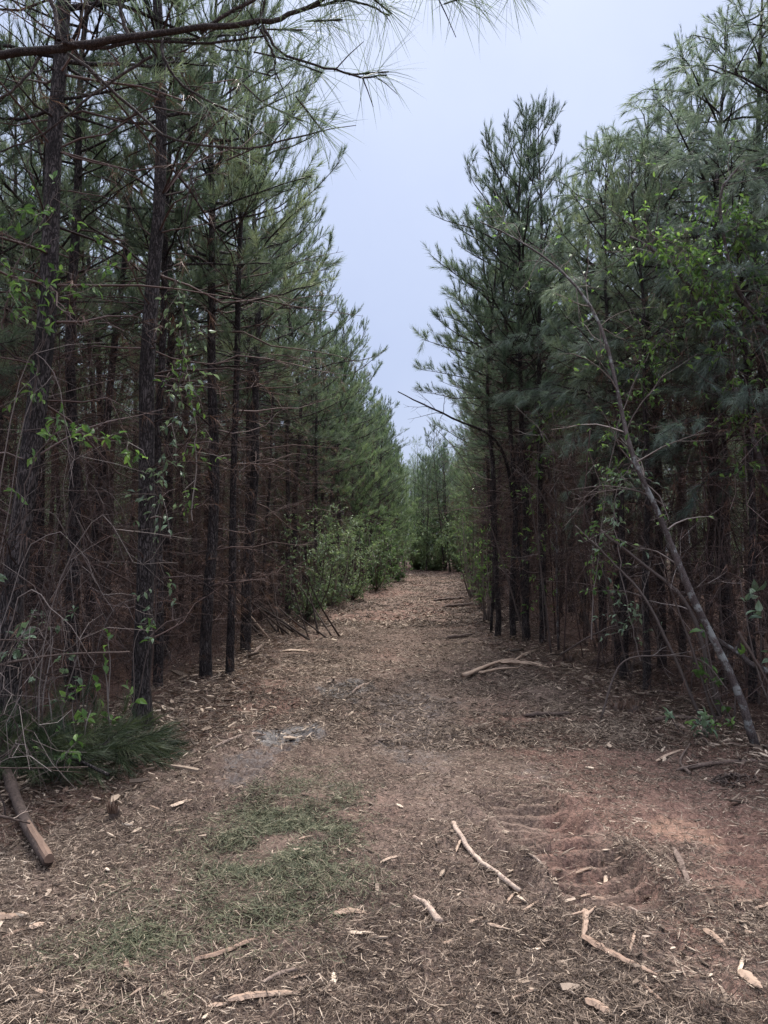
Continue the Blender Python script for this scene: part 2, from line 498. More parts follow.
def chips(mb, x, y, ln, w, th, rg, var, lift=.0):
    """solid tapered chips"""
    n = len(x)
    a = rg.random(n) * TAU; el = rg.normal(0, .18, n)
    d = np.stack([np.cos(a) * np.cos(el), np.sin(a) * np.cos(el), np.sin(el)], -1)
    s = nrm(np.cross(d, nrm(np.array([0, 0, 1.]) + rg.normal(0, .3, (n, 3))))); u = np.cross(s, d)
    P = np.stack([x, y, terrain(x, y) + th * .6 + lift * rg.random(n) - .002 * rg.random(n) * (lift < .01) + .002 + np.abs(np.sin(el)) * ln * .3], -1)
    rows = []
    for e, wr in ((-1, rg.uniform(.25, 1, n)), (0, np.ones(n)), (1, rg.uniform(.1, .8, n))):
        off = d * (e * ln * .5)[:, None] + s * (rg.normal(0, .12, n) * w)[:, None]
        for sx, ux in ((-1, -1), (1, -1), (1, 1), (-1, 1)):
            rows.append(P + off + s * (sx * .5 * w * wr)[:, None] + u * (ux * .5 * th * (.5 + .5 * wr))[:, None])
    v = np.stack(rows, 1).reshape(-1, 3)
    b = np.arange(n)[:, None] * 12
    q = []
    for r in (0, 4):
        for k in range(4): q.append(b + [r + k, r + (k + 1) % 4, r + 4 + (k + 1) % 4, r + 4 + k])
    q += [b + [3, 2, 1, 0], b + [8, 9, 10, 11]]
    mb.add(v, np.repeat(var, 12), quads=np.concatenate(q), smooth=False)


def build_mulch():
    rg = np.random.default_rng(21)
    mb, gb = MB(), MB()
    # fine shredded strands
    for n, y0, y1, l0, l1, w0, w1 in ((330000, 2.2, 7, .012, .07, .0014, .0042), (140000, 6, 16, .03, .11, .0035, .008), (50000, 15, 50, .05, .2, .009, .022)):
        x, y = sample_area(n, y0, y1, rg)
        bare = np.clip(blob(x, y, -.82, 6.6, .36, .5) + .45 * blob(x, y, 1.75, 4.4, .9, 1.0, 0, .7) + .6 * blob(x, y, -1.0, 5.6, .3, .8), 0, 1)
        trk = np.maximum(1.15 * blob(x, y, .92, 4.1, .34, .85, .15, .4), .8 * blob(x, y, -1.0, 5.6, .3, .9, -.17, .5))
        bare = np.clip(np.maximum(bare, 1.0 * trk) + .15 * blob(x, y, 2.1, 4.3, 1.3, 1.2, .2, .8) + .35 * np.exp(-((x - .25) / .45) ** 2) * (y > 4.5), 0, 1)
        den = .75 + 1.0 * vnoise(x * 1.7, y * 1.7) + .6 * vnoise(x * 5, y * 5)
        k = (rg.random(n) < np.clip(den, .25, 1)) & (rg.random(n) > bare * .92)
        x, y = x[k], y[k]; n = len(x)
        g = rg.random(n) < green_mask(x, y) * .45
        var = np.clip(rg.beta(1.25, 2.0, n) + .25 * vnoise(x * .9, y * .9), 0, 1)
        ln = rg.uniform(l0, l1, n) * rg.uniform(.5, 1.3, n); w = rg.uniform(w0, w1, n)
        strips(mb, x[~g], y[~g], ln[~g], w[~g], rg, var[~g])
        if g.any(): strips(gb, x[g], y[g], ln[g] * 1.25, w[g] * .8, rg, np.clip(rg.beta(1.6, 2.4, g.sum()), 0, 1), lift=.02, tilt=.35)
    # extra loose green needles
    for gx, gy, rx, ry, an in GREEN:
        n = int(52000 * rx * ry)
        x, y = gx + rg.normal(0, rx * .5, n), gy + rg.normal(0, ry * .5, n)
        k = rg.random(n) < green_mask(x, y) * (.45 + 1.5 * vnoise(x * 5, y * 5))
        x, y = x[k], y[k]; n = len(x)
        strips(gb, x, y, rg.uniform(.02, .075, n), rg.uniform(.0018, .0045, n), rg, np.clip(rg.beta(1.5, 2.4, n), 0, 1), lift=.02, tilt=.3)
    # solid chips
    for n, y0, y1, s in ((19000, 2.2, 7, .85), (11000, 6, 18, 1.3), (3000, 15, 48, 2.2)):
        x, y = sample_area(n, y0, y1, rg, wide=.6)
        edge = np.minimum(np.abs(x - path_l(y)), np.abs(path_r(y) - x))
        k = rg.random(n) < .30 + .6 * np.exp(-edge / .5) + 1.1 * vnoise(x * 1.3, y * 1.3) + .9 * vnoise(x * 4.5, y * 4.5)
        k &= rg.random(n) > .8 * blob(x, y, 1.75, 4.4, .9, 1.0, 0, .7)
        x, y = x[k], y[k]; n = len(x)
        ln = np.minimum(s * np.exp(rg.normal(math.log(.026), .55, n)), .085 * s); w = ln * rg.uniform(.12, .38, n)
        chips(mb, x, y, ln, w, w * rg.uniform(.15, .4, n) + .001, rg, np.clip(rg.beta(2.6, 2.0, n), 0, 1), lift=.006)
    for n, sg in ((5200, -1), (3600, 1)):
        y = 4.5 * (24 / 4.5) ** rg.random(n)
        off = rg.normal(.05, .32, n)
        x = path_l(y) + off if sg < 0 else path_r(y) - off
        ln = np.exp(rg.normal(math.log(.040), .5, n)) * (1 + y * .02)
        chips(mb, x, y, ln, ln * rg.uniform(.1, .3, n), ln * .06 + .002, rg, np.clip(rg.beta(2.0, 2.0, n), 0, 1), lift=.05)
    prop(mb.obj("wood_mulch", M['mulch']), "shredded brown wood mulch strewn over the track", "mulch", kind="stuff")
    prop(gb.obj("needle_mulch", M['green']), "shredded green pine needles matted on the track", "mulch", kind="stuff")
    # red needle litter under the trees
    lb = MB()
    for sgn in (-1, 1):
        n = 26000
        y = 3.2 * (26 / 3.2) ** rg.random(n)
        off = rg.exponential(1.4, n) - .5
        x = path_l(y) - off if sgn < 0 else path_r(y) + off
        k = np.abs(x) < .6 * y + .5
        x, y = x[k], y[k]; n = len(x)
        strips(lb, x, y, rg.uniform(.05, .17, n), rg.uniform(.0015, .004, n) * (1 + y * .08), rg, rg.random(n), lift=.03, tilt=.3)
    prop(lb.obj("needle_litter", M['brown_needle']), "fallen red brown needles under the pines", "leaf litter", kind="stuff")


build_mulch()


# ------------------------------------------------------------------ pines
def env(t): return np.interp(t, [0, .12, .3, .6, .85, 1], [.6, .9, 1.0, .74, .42, .16])


def pine_parts(rg, H, r0, cb, spread, soft=False, k=50, dense=.88, dead=1.0, nlen=.165, sway=.15, brown=.5):
    trunk, crown, deadw = MB(), MB(), MB()
    zs = np.concatenate([[-.15, 0, .12, .4], np.linspace(.9, H, 14)])
    p1, p2 = rg.random(2) * TAU
    sx = lambda z: sway * np.sin(z * .55 + p1) * (z / H) + .02 * np.sin(z * 2.1 + p2) * (z > .2) - 0 * z
    sy = lambda z: sway * np.cos(z * .48 + p2) * (z / H) + .02 * np.sin(z * 1.7 + p1) * (z > .2)
    tp = lambda z: np.array([sx(z), sy(z), z])
    P = np.stack([sx(zs), sy(zs), zs], -1)
    R = r0 * np.interp(zs / H, [-.02, 0, .02, .06, .5, .85, 1], [1.3, 1.2, 1.08, 1.0, .68, .28, .08])
    tubes(trunk, P, R, 10, .5, jag=.07, rg=rg)
    SP, SD, SL, SN = [], [], [], []
    bP, bR, twP, twR = [], [], [], []
    z = cb
    while z < H - .12:
        t = (z - cb) / (H - cb)
        n = rg.integers(3, 6) if t < .8 else rg.integers(3, 5)
        az0 = rg.random() * TAU
        for i in range(n):
            if rg.random() > dense: continue
            L = spread * env(t) * rg.uniform(.6, 1.25)
            az = az0 + i * TAU / n + rg.normal(0, .25)
            e0 = math.radians((8 + 52 * t ** 1.1) + rg.normal(0, 9))
            e1 = e0 + math.radians(rg.uniform(0, 38) if not soft else rg.uniform(-75, -20))
            h = np.array([math.cos(az), math.sin(az), 0]); q = tp(z + rg.uniform(-.08, .08)); pts = [q]
            K = 7; wob = rg.normal(0, .09, (K, 3))
            for j in range(K - 1):
                e = e0 + (e1 - e0) * (j / (K - 2)) ** 1.3
                d = h * math.cos(e) + np.array([0, 0, math.sin(e)]) + wob[j]
                q = q + d / np.linalg.norm(d) * L / (K - 1); pts.append(q)
            pts = np.array(pts)
            rb = min(.021, .006 + .0085 * L) * (r0 / .075) ** .5
            bP.append(pts); bR.append(np.linspace(rb, .004, K))
            m = max(3, int(L / .15))
            for s in np.sort(rg.uniform(.22 + .1 * (1 - t), 1, m)):
                f = s * (K - 1); a = min(int(f), K - 2); c = pts[a] + (pts[a + 1] - pts[a]) * (f - a)
                tg = nrm(pts[a + 1] - pts[a]); sd = nrm(np.cross(tg, [0, 0, 1.]))
                ya = rg.uniform(.45, 1.1) * rg.choice([-1, 1])
                d = tg * math.cos(ya) + sd * math.sin(ya)
                d[2] += rg.uniform(.05, .65) if not soft else rg.uniform(-.35, .25)
                d = nrm(d); l = rg.uniform(.14, .48) * (1.15 - .5 * s) * min(1, .5 + L / 1.6)
                d2 = nrm(d + np.array([0, 0, .45 if not soft else -.5]))
                twP.append([c, c + d * l * .5, c + d * l * .5 + d2 * l * .5]); twR.append([.0045, .0035, .0025])
                st = c + d * l * .42
                SP.append(st); SD.append(d + d2); SL.append(l * .42 + .05); SN.append(nlen * rg.uniform(.75, 1.1) * (1 - .35 * t))
                if rg.random() < .3:
                    SP.append(c + d * l * .2); SD.append(nrm(d + rg.normal(0, .6, 3) + [0, 0, .3 if not soft else -.2])); SL.append(l * .5 + .06); SN.append(nlen * rg.uniform(.7, 1))
            tg = nrm(pts[-1] - pts[-2]); SP.append(pts[-1] - tg * .12); SD.append(tg + [0, 0, .4 if not soft else -.3]); SL.append(.26); SN.append(nlen * .8)
            if t > .08 and not soft:
                for _ in range(3 if t > .3 else 2):
                    SP.append(pts[-2] + rg.normal(0, .03, 3)); SD.append(tg * .5 + np.array([0, 0, 1.]) + rg.normal(0, .15, 3)); SL.append(rg.uniform(.22, .38)); SN.append(nlen * .5)
        z += rg.uniform(.22, .40)
    top = tp(H)
    for _ in range(5):
        SP.append(top - [0, 0, .15] + rg.normal(0, .03, 3)); SD.append(np.array([0, 0, 1.]) + rg.normal(0, .3, 3)); SL.append(rg.uniform(.2, .4)); SN.append(nlen * .5)
    tubes(crown, np.array(bP), np.array(bR), 5, .45, mat=1)
    tubes(crown, np.array(twP), np.array(twR), 3, .5, mat=1)
    SP, SD, SL, SN = map(np.array, (SP, SD, SL, SN))
    cl = np.clip(.5 + .7 * vnoise(SP[:, 0] * 1.3 + SP[:, 2] * .7, SP[:, 1] * 1.3 + SP[:, 2] * .9) + rg.normal(0, .28, len(SP)), 0, 1)
    up = SD[:, 2] / np.linalg.norm(SD, axis=1) > .8
    for sel, a0, a1 in ((up, 30, 11), (~up, 54, 15)):
        needles(crown, SP[sel], SD[sel], SL[sel], SN[sel], k, rg, a0, a1, .0056, .55 if soft else .12, 0, cl[sel])
    # dead lower branches
    dP, dR, sP, sR, nP, nD = [], [], [], [], [], []
    z = rg.uniform(.4, .9)
    while z < cb + 1.0:
        for i in range(rg.integers(2, 5)):
            if rg.random() > dead: continue
            az = rg.random() * TAU; L = rg.uniform(.25, 1.0) * spread * np.interp(z / cb, [0, .5, 1], [.5, .75, 1.0])
            e0 = math.radians(rg.normal(12, 16)); e1 = e0 + math.radians(rg.normal(-8, 22))
            h = np.array([math.cos(az), math.sin(az), 0]); q = tp(z); pts = [q]
            for j in range(5):
                e = e0 + (e1 - e0) * j / 4
                d = h * math.cos(e) + np.array([0, 0, math.sin(e)]) + rg.normal(0, .16, 3)
                q = q + nrm(d) * L / 5; pts.append(q)
            pts = np.array(pts); dP.append(pts); dR.append(np.linspace(.0035 + .005 * L, .0018, 6))
            for s in rg.uniform(.25, 1, max(2, int(L / .16))):
                f = s * 5; a = min(int(f), 4); c = pts[a] + (pts[a + 1] - pts[a]) * (f - a)
                d = nrm(nrm(pts[a + 1] - pts[a]) + rg.normal(0, .75, 3)); l = rg.uniform(.1, .42)
                d2 = nrm(d + rg.normal(0, .3, 3))
                sP.append([c, c + d * l * .5, c + d * l * .5 + d2 * l * .5]); sR.append([.003, .0022, .0014])
                if rg.random() < brown * .5: nP.append(c + d * l * .6); nD.append(d2)
        z += rg.uniform(.18, .42)
    if not dP:
        dP.append([tp(1.) + [0, 0, .1 * i] for i in range(6)]); dR.append([.003] * 6)
    tubes(deadw, np.array(dP), np.array(dR), 4, rg.random(len(dP)))
    if sP: tubes(deadw, np.array(sP), np.array(sR), 3, rg.random(len(sP)))
    if nP:
        needles(deadw, np.array(nP), np.array(nD) - [0, 0, .5], np.full(len(nP), .14), np.full(len(nP), .15), 12, rg, 60, 15, .003, .8, 1)
    return trunk, crown, deadw


LABEL_TMP = "dark trunked young pine in the stand beside the track"


def make_pine(seed, dry=False, fresh=False, **kw):
    rg = np.random.default_rng(seed)
    t, c, d = pine_parts(rg, **kw)
    root = empty("pine_tree")
    nm = M['brown_needle'] if dry else M['fresh'] if fresh else M['soft'] if kw.get('soft') else M['needle']
    t.obj("trunk", M['bark'], root)
    c.obj("crown", [nm, M['bark']], root)
    d.obj("dead_wood", [M['twig'], M['brown_needle']], root)
    root['H'] = kw['H']; root['R'] = kw['r0']
    return root


PROTO = {
    'edge': [make_pine(101, H=9.4, r0=.085, cb=4.5, spread=1.9, brown=.5, dense=.72), make_pine(102, H=9.0, r0=.08, cb=4.1, spread=2.0, brown=.4, dense=.8),
             make_pine(103, H=9.6, r0=.08, cb=4.8, spread=1.8, brown=.6, dense=.62, sway=.2)],
    'young': [make_pine(104, H=9.0, r0=.055, cb=4.3, spread=1.5, dead=.9, dense=.62, sway=.2), make_pine(105, H=8.6, r0=.055, cb=3.8, spread=1.5, dead=.9, dense=.75)],
    'inner': [make_pine(106, H=9.2, r0=.065, cb=5.2, spread=1.3, dead=1.3, k=40, dense=.7), make_pine(107, H=8.8, r0=.055, cb=4.8, spread=1.25, dead=1.3, k=40, dense=.7, sway=.2),
              make_pine(108, H=9.5, r0=.07, cb=5.5, spread=1.4, dead=1.3, k=40, dense=.65)],
    'soft': [make_pine(109, H=8.0, r0=.06, cb=3.3, spread=1.7, soft=True, nlen=.2, k=50, brown=.7), make_pine(110, H=7.6, r0=.06, cb=3.1, spread=1.8, soft=True, nlen=.2, k=50, brown=.7)],
    'dead': [make_pine(113, H=7.8, r0=.05, cb=3.6, spread=1.1, dead=1.2, dense=.55, brown=1.0, k=16, dry=True)],
    'low': [make_pine(111, H=8.8, r0=.06, cb=.9, spread=1.7, dead=.6, brown=.8, fresh=True), make_pine(112, H=8.2, r0=.055, cb=.7, spread=1.6, dead=.6, brown=.8, dense=.75, sway=.2, fresh=True)],
}
USED = set()
PLACED = []


def put_pine(kind, x, y, label, group=None, H=None, R=None, rot=None, lean=(0, 0), rg=RG, which=None, slim=1.0):
    if x > 0 and y < 48:
        px = 384 + F * x / y
        cy_ = np.interp(px, [470, 490, 520, 560, 600, 640, 680, 720, 768], [400, 215, 120, 100, 135, 155, 95, 15, -60])
        H = min(H or 9.0, 1.6 + (548 - cy_) / F * y)
    i = rg.integers(0, len(PROTO[kind])) if which is None else which
    p = PROTO[kind][i]
    key = (kind, i)
    o = p if key not in USED else copy_thing(p)
    USED.add(key)
    H0, R0 = p['H'], p['R']
    H = H or H0 * rg.uniform(.88, 1.1)
    sz = H / H0
    o.location = (x, y, tz(x, y) - .02)
    o.rotation_euler = (lean[1], lean[0], rg.random() * TAU if rot is None else rot)
    o.rotation_mode = 'XYZ'
    s = R / R0 if R else sz * rg.uniform(.9, 1.15)
    # the thickness of the trunk follows R, the crown keeps its spread
    o.scale = (sz, sz, sz)
    for ch in o.children:
        if ch.name.startswith("crown"): ch.scale = (slim, slim, 1)
        if ch.name.startswith("trunk"): ch.scale = (s / sz, s / sz, 1)
    prop(o, label, "pine tree", group)
    PLACED.append((x, y))
    return o


def lean_to(x0, y0, ptop, Y):
    """tilt angles (about y, about x) that carry the stem through a seen point"""
    dx, dz = ptop[0] - x0, ptop[2]
    return (math.atan2(dx, dz), 0)


# --- pines along the left edge, each told apart
put_pine('edge', -2.78, 5.5, "thick leaning pine trunk nearest the left border, rising behind bare twigs", H=10.5, R=.085, lean=(.045, 0), which=0)
put_pine('edge', -2.03, 6.33, "sturdy dark pine by the cut boughs, its base at the mulch", H=10.2, R=.076, slim=.72, lean=(.012, 0), which=2)
put_pine('young', -2.48, 8.2, "thin black pine just behind the sturdy pine by the cut boughs", H=9.3, R=.05)
put_pine('edge', -2.10, 8.8, "dark straight pine, second along the left edge past the cut boughs", H=9.6, R=.068, slim=.74, lean=(.02, 0), which=1)
put_pine('young', -1.88, 9.1, "slim pine with a torn stub at its foot on left edge", H=9.0, R=.05, slim=.78, lean=(.02, 0))
put_pine('edge', -2.12, 11.4, "dark pine on the left edge just before the leaning pole pile", H=9.3, R=.078, slim=.85, lean=(.02, 0), which=0)
put_pine('edge', -2.55, 14.2, "pine standing behind the leaning pole pile on the left", H=8.9, R=.065, which=2)
put_pine('edge', -3.0, 10.2, "reddish barked pine a step behind the left edge row", H=9.0, R=.07, which=1)
put_pine('inner', -3.05, 7.3, "pine between the two nearest thick trunks on the left, reddish bark", H=9.2, R=.065, which=0)
put_pine('edge', -2.2, 17.0, "pine rising above pale leafy shrubs on left edge", H=8.8, R=.06, which=1)
put_pine('young', -1.75, 18.8, "slender pine with dark foot past the pale shrubs on the left", H=8.6, R=.055)
put_pine('low', -1.9, 22.5, "bushy pine with boughs to the ground in mid left row", H=8.6, which=0)
put_pine('edge', -1.5, 25.5, "green pine of the left row before the track swings right", H=8.7, which=2)
put_pine('low', -1.0, 29.5, "low branched pine at the start of the left bend", H=8.5, which=1)
put_pine('low', -.2, 34.0, "bright green pine on left bend, boughs to the ground", H=8.2, which=0)
put_pine('low', .3, 38.0, "last but one pine of the left row before the gap of sky", H=7.8, which=1)
put_pine('low', .75, 42.0, "last pine of the left row, touching the gap of sky", H=7.2, which=0)
# --- right edge
put_pine('young', 1.97, 12.9, "foremost thin pine of the four dark stems on right edge", H=9.2, R=.05, which=0, rot=2.0)
put_pine('young', 2.18, 12.6, "second of the four dark pine stems on the right edge", H=9.0, R=.05)
put_pine('edge', 2.33, 12.2, "third and thickest of the four dark pine stems on the right edge", H=9.0, R=.062, which=1)
put_pine('young', 2.52, 11.8, "innermost of the four dark pine stems on the right edge", H=9.0, R=.055)
put_pine('soft', 3.05, 10.4, "grey green drooping pine beside the four dark stems", H=7.4, which=0)
put_pine('soft', 3.35, 9.0, "soft grey pine with hanging needles over the leaning sapling", H=7.0, which=1)
put_pine('soft', 3.75, 8.2, "drooping pine whose tip reaches the top right corner", H=7.9, which=0, rot=1.1)
put_pine('young', 4.2, 9.6, "upright pine tip rising behind the drooping grey pines", H=9.0)
put_pine('soft', 4.6, 7.6, "tall drooping pine against the right border", H=8.4, which=1, rot=4.0)
put_pine('soft', 3.55, 7.2, "smaller grey drooping pine behind the pale slanting sapling", H=5.6, which=0, rot=2.5)
put_pine('soft', 2.95, 9.4, "small drooping pine whose hanging needles meet the leaning sapling", H=5.2, which=1, rot=5.0)
put_pine('inner', 2.75, 8.6, "thin dark pine stem behind two little shredded stumps", H=7.2, R=.042, which=1)
put_pine('inner', 2.78, 7.9, "thin dark pine stem nearest the dark fallen pole on right", H=6.8, R=.038, which=0)
put_pine('inner', 4.35, 8.3, "bare dark pine trunk at right border behind the leaning sapling", H=8.5, R=.065, which=2)
put_pine('edge', 2.7, 15.0, "pine behind the four dark stems, above the green shrub", H=9.0, R=.06, which=2)
put_pine('young', 2.75, 18.5, "pine above the bright green shrub on the right edge", H=8.6)
put_pine('edge', 3.2, 22.5, "pale green pine of the right row midway down the track", H=8.4, which=0)
put_pine('low', 3.8, 27.5, "low branched pine in far right row", H=8.0, which=1)
put_pine('young', 4.3, 32.0, "slim far pine on right row before the track end", H=7.8)
put_pine('low', 5.0, 38.0, "last pine of the right row near the end of the track", H=7.6, which=0)


def fill(side, n, group_names):
    rg = np.random.default_rng(300 + (side > 0))
    cand = []
    for y in np.arange(4.2, 48, 1.0):
        for off in np.arange(.7, 13, 1.0):
            yy = y + rg.uniform(-.4, .4); o = off + rg.uniform(-.4, .4)
            x = float(path_l(yy) - o if side < 0 else path_r(yy) + o)
            if abs(x) > .56 * yy + 2.0: continue
            if side > 0 and yy < 6.8 and x < 4.4: continue
            if side < 0 and yy < 5.2: continue
            cand.append((o * (1.0 if yy < 16 else 1.6) + .06 * yy + rg.random() * 2.0, x, yy, o))
    cand.sort()
    k = 0
    for _, x, y, o in cand:
        if k >= n: break
        if min((x - a) ** 2 + (y - b) ** 2 for a, b in PLACED) < .72 ** 2: continue
        if o < 2.2: kind = rg.choice(['edge', 'young', 'low'] if y > 19 else ['edge', 'young', 'inner'])
        else: kind = 'inner' if rg.random() < .8 else 'young'
        if side > 0 and y < 13 and o < 3.2: kind = rg.choice(['soft', 'inner', 'inner'])
        z = 0 if y < 13 else (1 if y < 26 else 2)
        lab, grp = group_names[z]
        if k % 13 == 5 and y > 6.8 and o < 5:
            kind = 'dead'
            lab, grp = ('dead brown pine standing among the green pines on the %s of the track' % ('left' if side < 0 else 'right'), 'dead brown pines in the %s stand' % ('left' if side < 0 else 'right'))
        put_pine(str(kind), x, y, lab, grp, rg=rg, lean=(rg.normal(0, .038), rg.normal(0, .032)),
                 R=rg.uniform(.035, .075), H=rg.uniform(6.4, 9.8) if kind != 'soft' else rg.uniform(6.6, 8.2))
        k += 1
    return k


nl = fill(-1, 118, [("slim dark pine crowded in the shade of the near left stand", "pines inside the near left stand"),
                    ("pine packed into the left stand halfway down the track", "pines inside the middle left stand"),
                    ("distant pine of the left stand where the track swings", "pines inside the far left stand")])
nr = fill(1, 118, [("thin dark pine pole inside the near right stand", "pines inside the near right stand"),
                   ("pine packed into the right stand halfway down the track", "pines inside the middle right stand"),
                   ("distant pine of the right stand near the track end", "pines inside the far right stand")])
rg = np.random.default_rng(77)
ne = 0
while ne < 34:
    y = rg.uniform(45.5, 54); x = rg.uniform(-3, 9)
    if x < path_r(y) + .5: continue
    if min((x - a) ** 2 + (y - b) ** 2 for a, b in PLACED) < .9 ** 2: continue
    put_pine(str(rg.choice(['low', 'low', 'low'])), x, y, "hazy pale green pine closing the view at the track end",
             "pines closing the far end of the track", rg=rg, H=rg.uniform(6.5, 9.2)); ne += 1
print("pines", len(PLACED), nl, nr, ne)


# --- the wood behind, one mass
def wood_mass():
    rg = np.random.default_rng(55)
    mb = MB()
    pos = []
    for side in (-1, 1):
        for _ in range(400):
            y = rg.uniform(5, 62)
            dp = rg.uniform(6, 19)
            x = float(path_l(y) - dp if side < 0 else path_r(y) + dp)
            if abs(x) > .60 * y + 4 or abs(x) < .0: continue
            if any((x - a) ** 2 + (y - b) ** 2 < .8 for a, b in PLACED): continue
            pos.append((x, y))
    for _ in range(150):
        y = rg.uniform(60, 76); pos.append((rg.uniform(-14, 18), y))
    for x, y in pos:
        if y < 62 and path_l(y) - .8 < x < path_r(y) + .8: continue
        H = rg.uniform(7, 9.6); z0 = tz(x, y)
        lx, ly = rg.normal(0, .25, 2)
        zs = np.linspace(-.1, H, 5)
        tubes(mb, np.stack([x + lx * zs / H, y + ly * zs / H, z0 + zs], -1), .06 * np.array([1.2, 1, .8, .5, .1]), 6, .3, mat=1)
        n = 210
        t = rg.random(n) ** .9; cb = rg.uniform(.3, 2.0) if y < 58 else .2; hz = cb + t * (H - cb)
        rad = 1.5 * env(t) * np.sqrt(rg.random(n)); a = rg.random(n) * TAU
        P = np.stack([x + lx * hz / H + rad * np.cos(a), y + ly * hz / H + rad * np.sin(a), z0 + hz], -1)
        D = np.stack([np.cos(a) * .5, np.sin(a) * .5, .4 + t], -1) + rg.normal(0, .3, (n, 3))
        needles(mb, P, D, np.full(n, .4), np.full(n, .2), 14, rg, 60, 20, .014, .1, 0)
    print("wood mass", len(pos))
    prop(mb.obj("far_woods", [M['needle'], M['bark']]), "unbroken mass of pines deep behind the track edges", "woods", kind="stuff")


wood_mass()


# --- brown twiggy undergrowth through both stands
def undergrowth():
    rg = np.random.default_rng(66)
    mb = MB()
    for side, n in ((-1, 38000), (1, 25000)):
        y = 3.6 * (45 / 3.6) ** rg.random(n)
        off = .15 + rg.gamma(1.25, 1.9, n)
        x = np.where(side < 0, path_l(y) - off, path_r(y) + off)
        k = np.abs(x) < .58 * y + .8
        k &= ~((y < 8.5) & (off < .6))
        if side > 0: k &= ~((y < 6.0) & (x < 3.4))
        else: k &= ~((y < 6.4) & (rg.random(n) < .8))
        x, y = x[k], y[k]; n = len(x)
        z = terrain(x, y) + rg.random(n) ** 1.35 * 3.8
        P = np.stack([x, y, z], -1)
        if side > 0:
            mv = rg.random(n) < .08
            y[mv] = rg.uniform(6.3, 9, mv.sum()); x[mv] = path_r(y[mv]) + rg.gamma(1.3, .8, mv.sum())
            P[:, 0], P[:, 1] = x, y
        d = nrm(rg.normal(0, 1, (n, 3)) * [1, 1, .8] + [0, 0, .15]); l = rg.uniform(.2, 1.1, n)[:, None]
        d2 = nrm(d + rg.normal(0, .4, (n, 3)))
        d3 = nrm(d2 + rg.normal(0, .4, (n, 3)) - [0, 0, .2])
        w = rg.uniform(.0009, .0032, n) * (1 + y * .03)
        Q = np.stack([P, P + d * l * .35, P + d * l * .35 + d2 * l * .35, P + d * l * .35 + d2 * l * .35 + d3 * l * .3], 1)
        Q[:, :, 2] = np.maximum(Q[:, :, 2], .02)
        tubes(mb, Q, w[:, None] * np.array([1, .85, .7, .4]), 3, rg.random(n) ** 1.3)
        # hanging dead needles caught on the twigs
        m = n // 3
        s = rg.choice(n, m, replace=False)
        needles(mb, Q[s, 2], d3[s] - [0, 0, .8], np.full(m, .12), np.full(m, .16), 9, rg, 60, 15, .004, .8, 1)
    prop(mb.obj("undergrowth", [M['twig'], M['brown_needle']]), "tangle of dead brown twigs filling the shade under the pines", "undergrowth", kind="stuff")


undergrowth()


# ------------------------------------------------------------------ shrubs, vines, saplings, twigs
def shrub(name, label, cat, x, y, h, spread, n_stem, n_leaf, llen, mat, seed, group=None, z0=None, wr=.45, low=.25):
    rg = np.random.default_rng(seed)
    root = empty(name, (x, y, tz(x, y) if z0 is None else z0))
    sb, lb = MB(), MB()
    LP, LDd = [], []
    for i in range(n_stem):
        a = rg.random() * TAU; r = spread * rg.uniform(.3, 1)
        hh = h * rg.uniform(.55, 1.05)
        pts = spline([(rg.normal(0, .03), rg.normal(0, .03), -.03), (r * .55 * math.cos(a), r * .55 * math.sin(a), hh * .34),
                      (r * .75 * math.cos(a) + rg.normal(0, .05), r * .75 * math.sin(a) + rg.normal(0, .05), hh * .8),
                      (r * math.cos(a + .2), r * math.sin(a + .2), hh)], 9)
        tubes(sb, pts, np.linspace(.004 + .004 * h, .0015, 9), 5, rg.random())
        m = int(n_leaf // n_stem)
        for s in low + (1 - low) * rg.random(max(2, m // 4)) ** (1.0 if low > .1 else 1.5):
            f = s * 8; k = min(int(f), 7); c = pts[k] + (pts[k + 1] - pts[k]) * (f - k)
            d = nrm(nrm(pts[k + 1] - pts[k]) + rg.normal(0, .8, 3)); l = rg.uniform(.05, .25) * (.4 + spread)
            tubes(sb, [c, c + d * l * .5, c + d * l + [0, 0, -.01]], [.0022, .0016, .001], 3, rg.random())
            for q in rg.uniform(.2, 1, 4):
                LP.append(c + d * l * q); LDd.append(nrm(d * .6 + rg.normal(0, .6, 3) + [0, 0, -.05]))
    LP, LDd = np.array(LP), np.array(LDd)
    leaves(lb, LP, LDd, llen * rg.uniform(.6, 1.25, len(LP)), rg, wr)
    sb.obj("stem", M['bare'], root); lb.obj("foliage", mat, root)
    prop(root, label, cat, group)
    return root


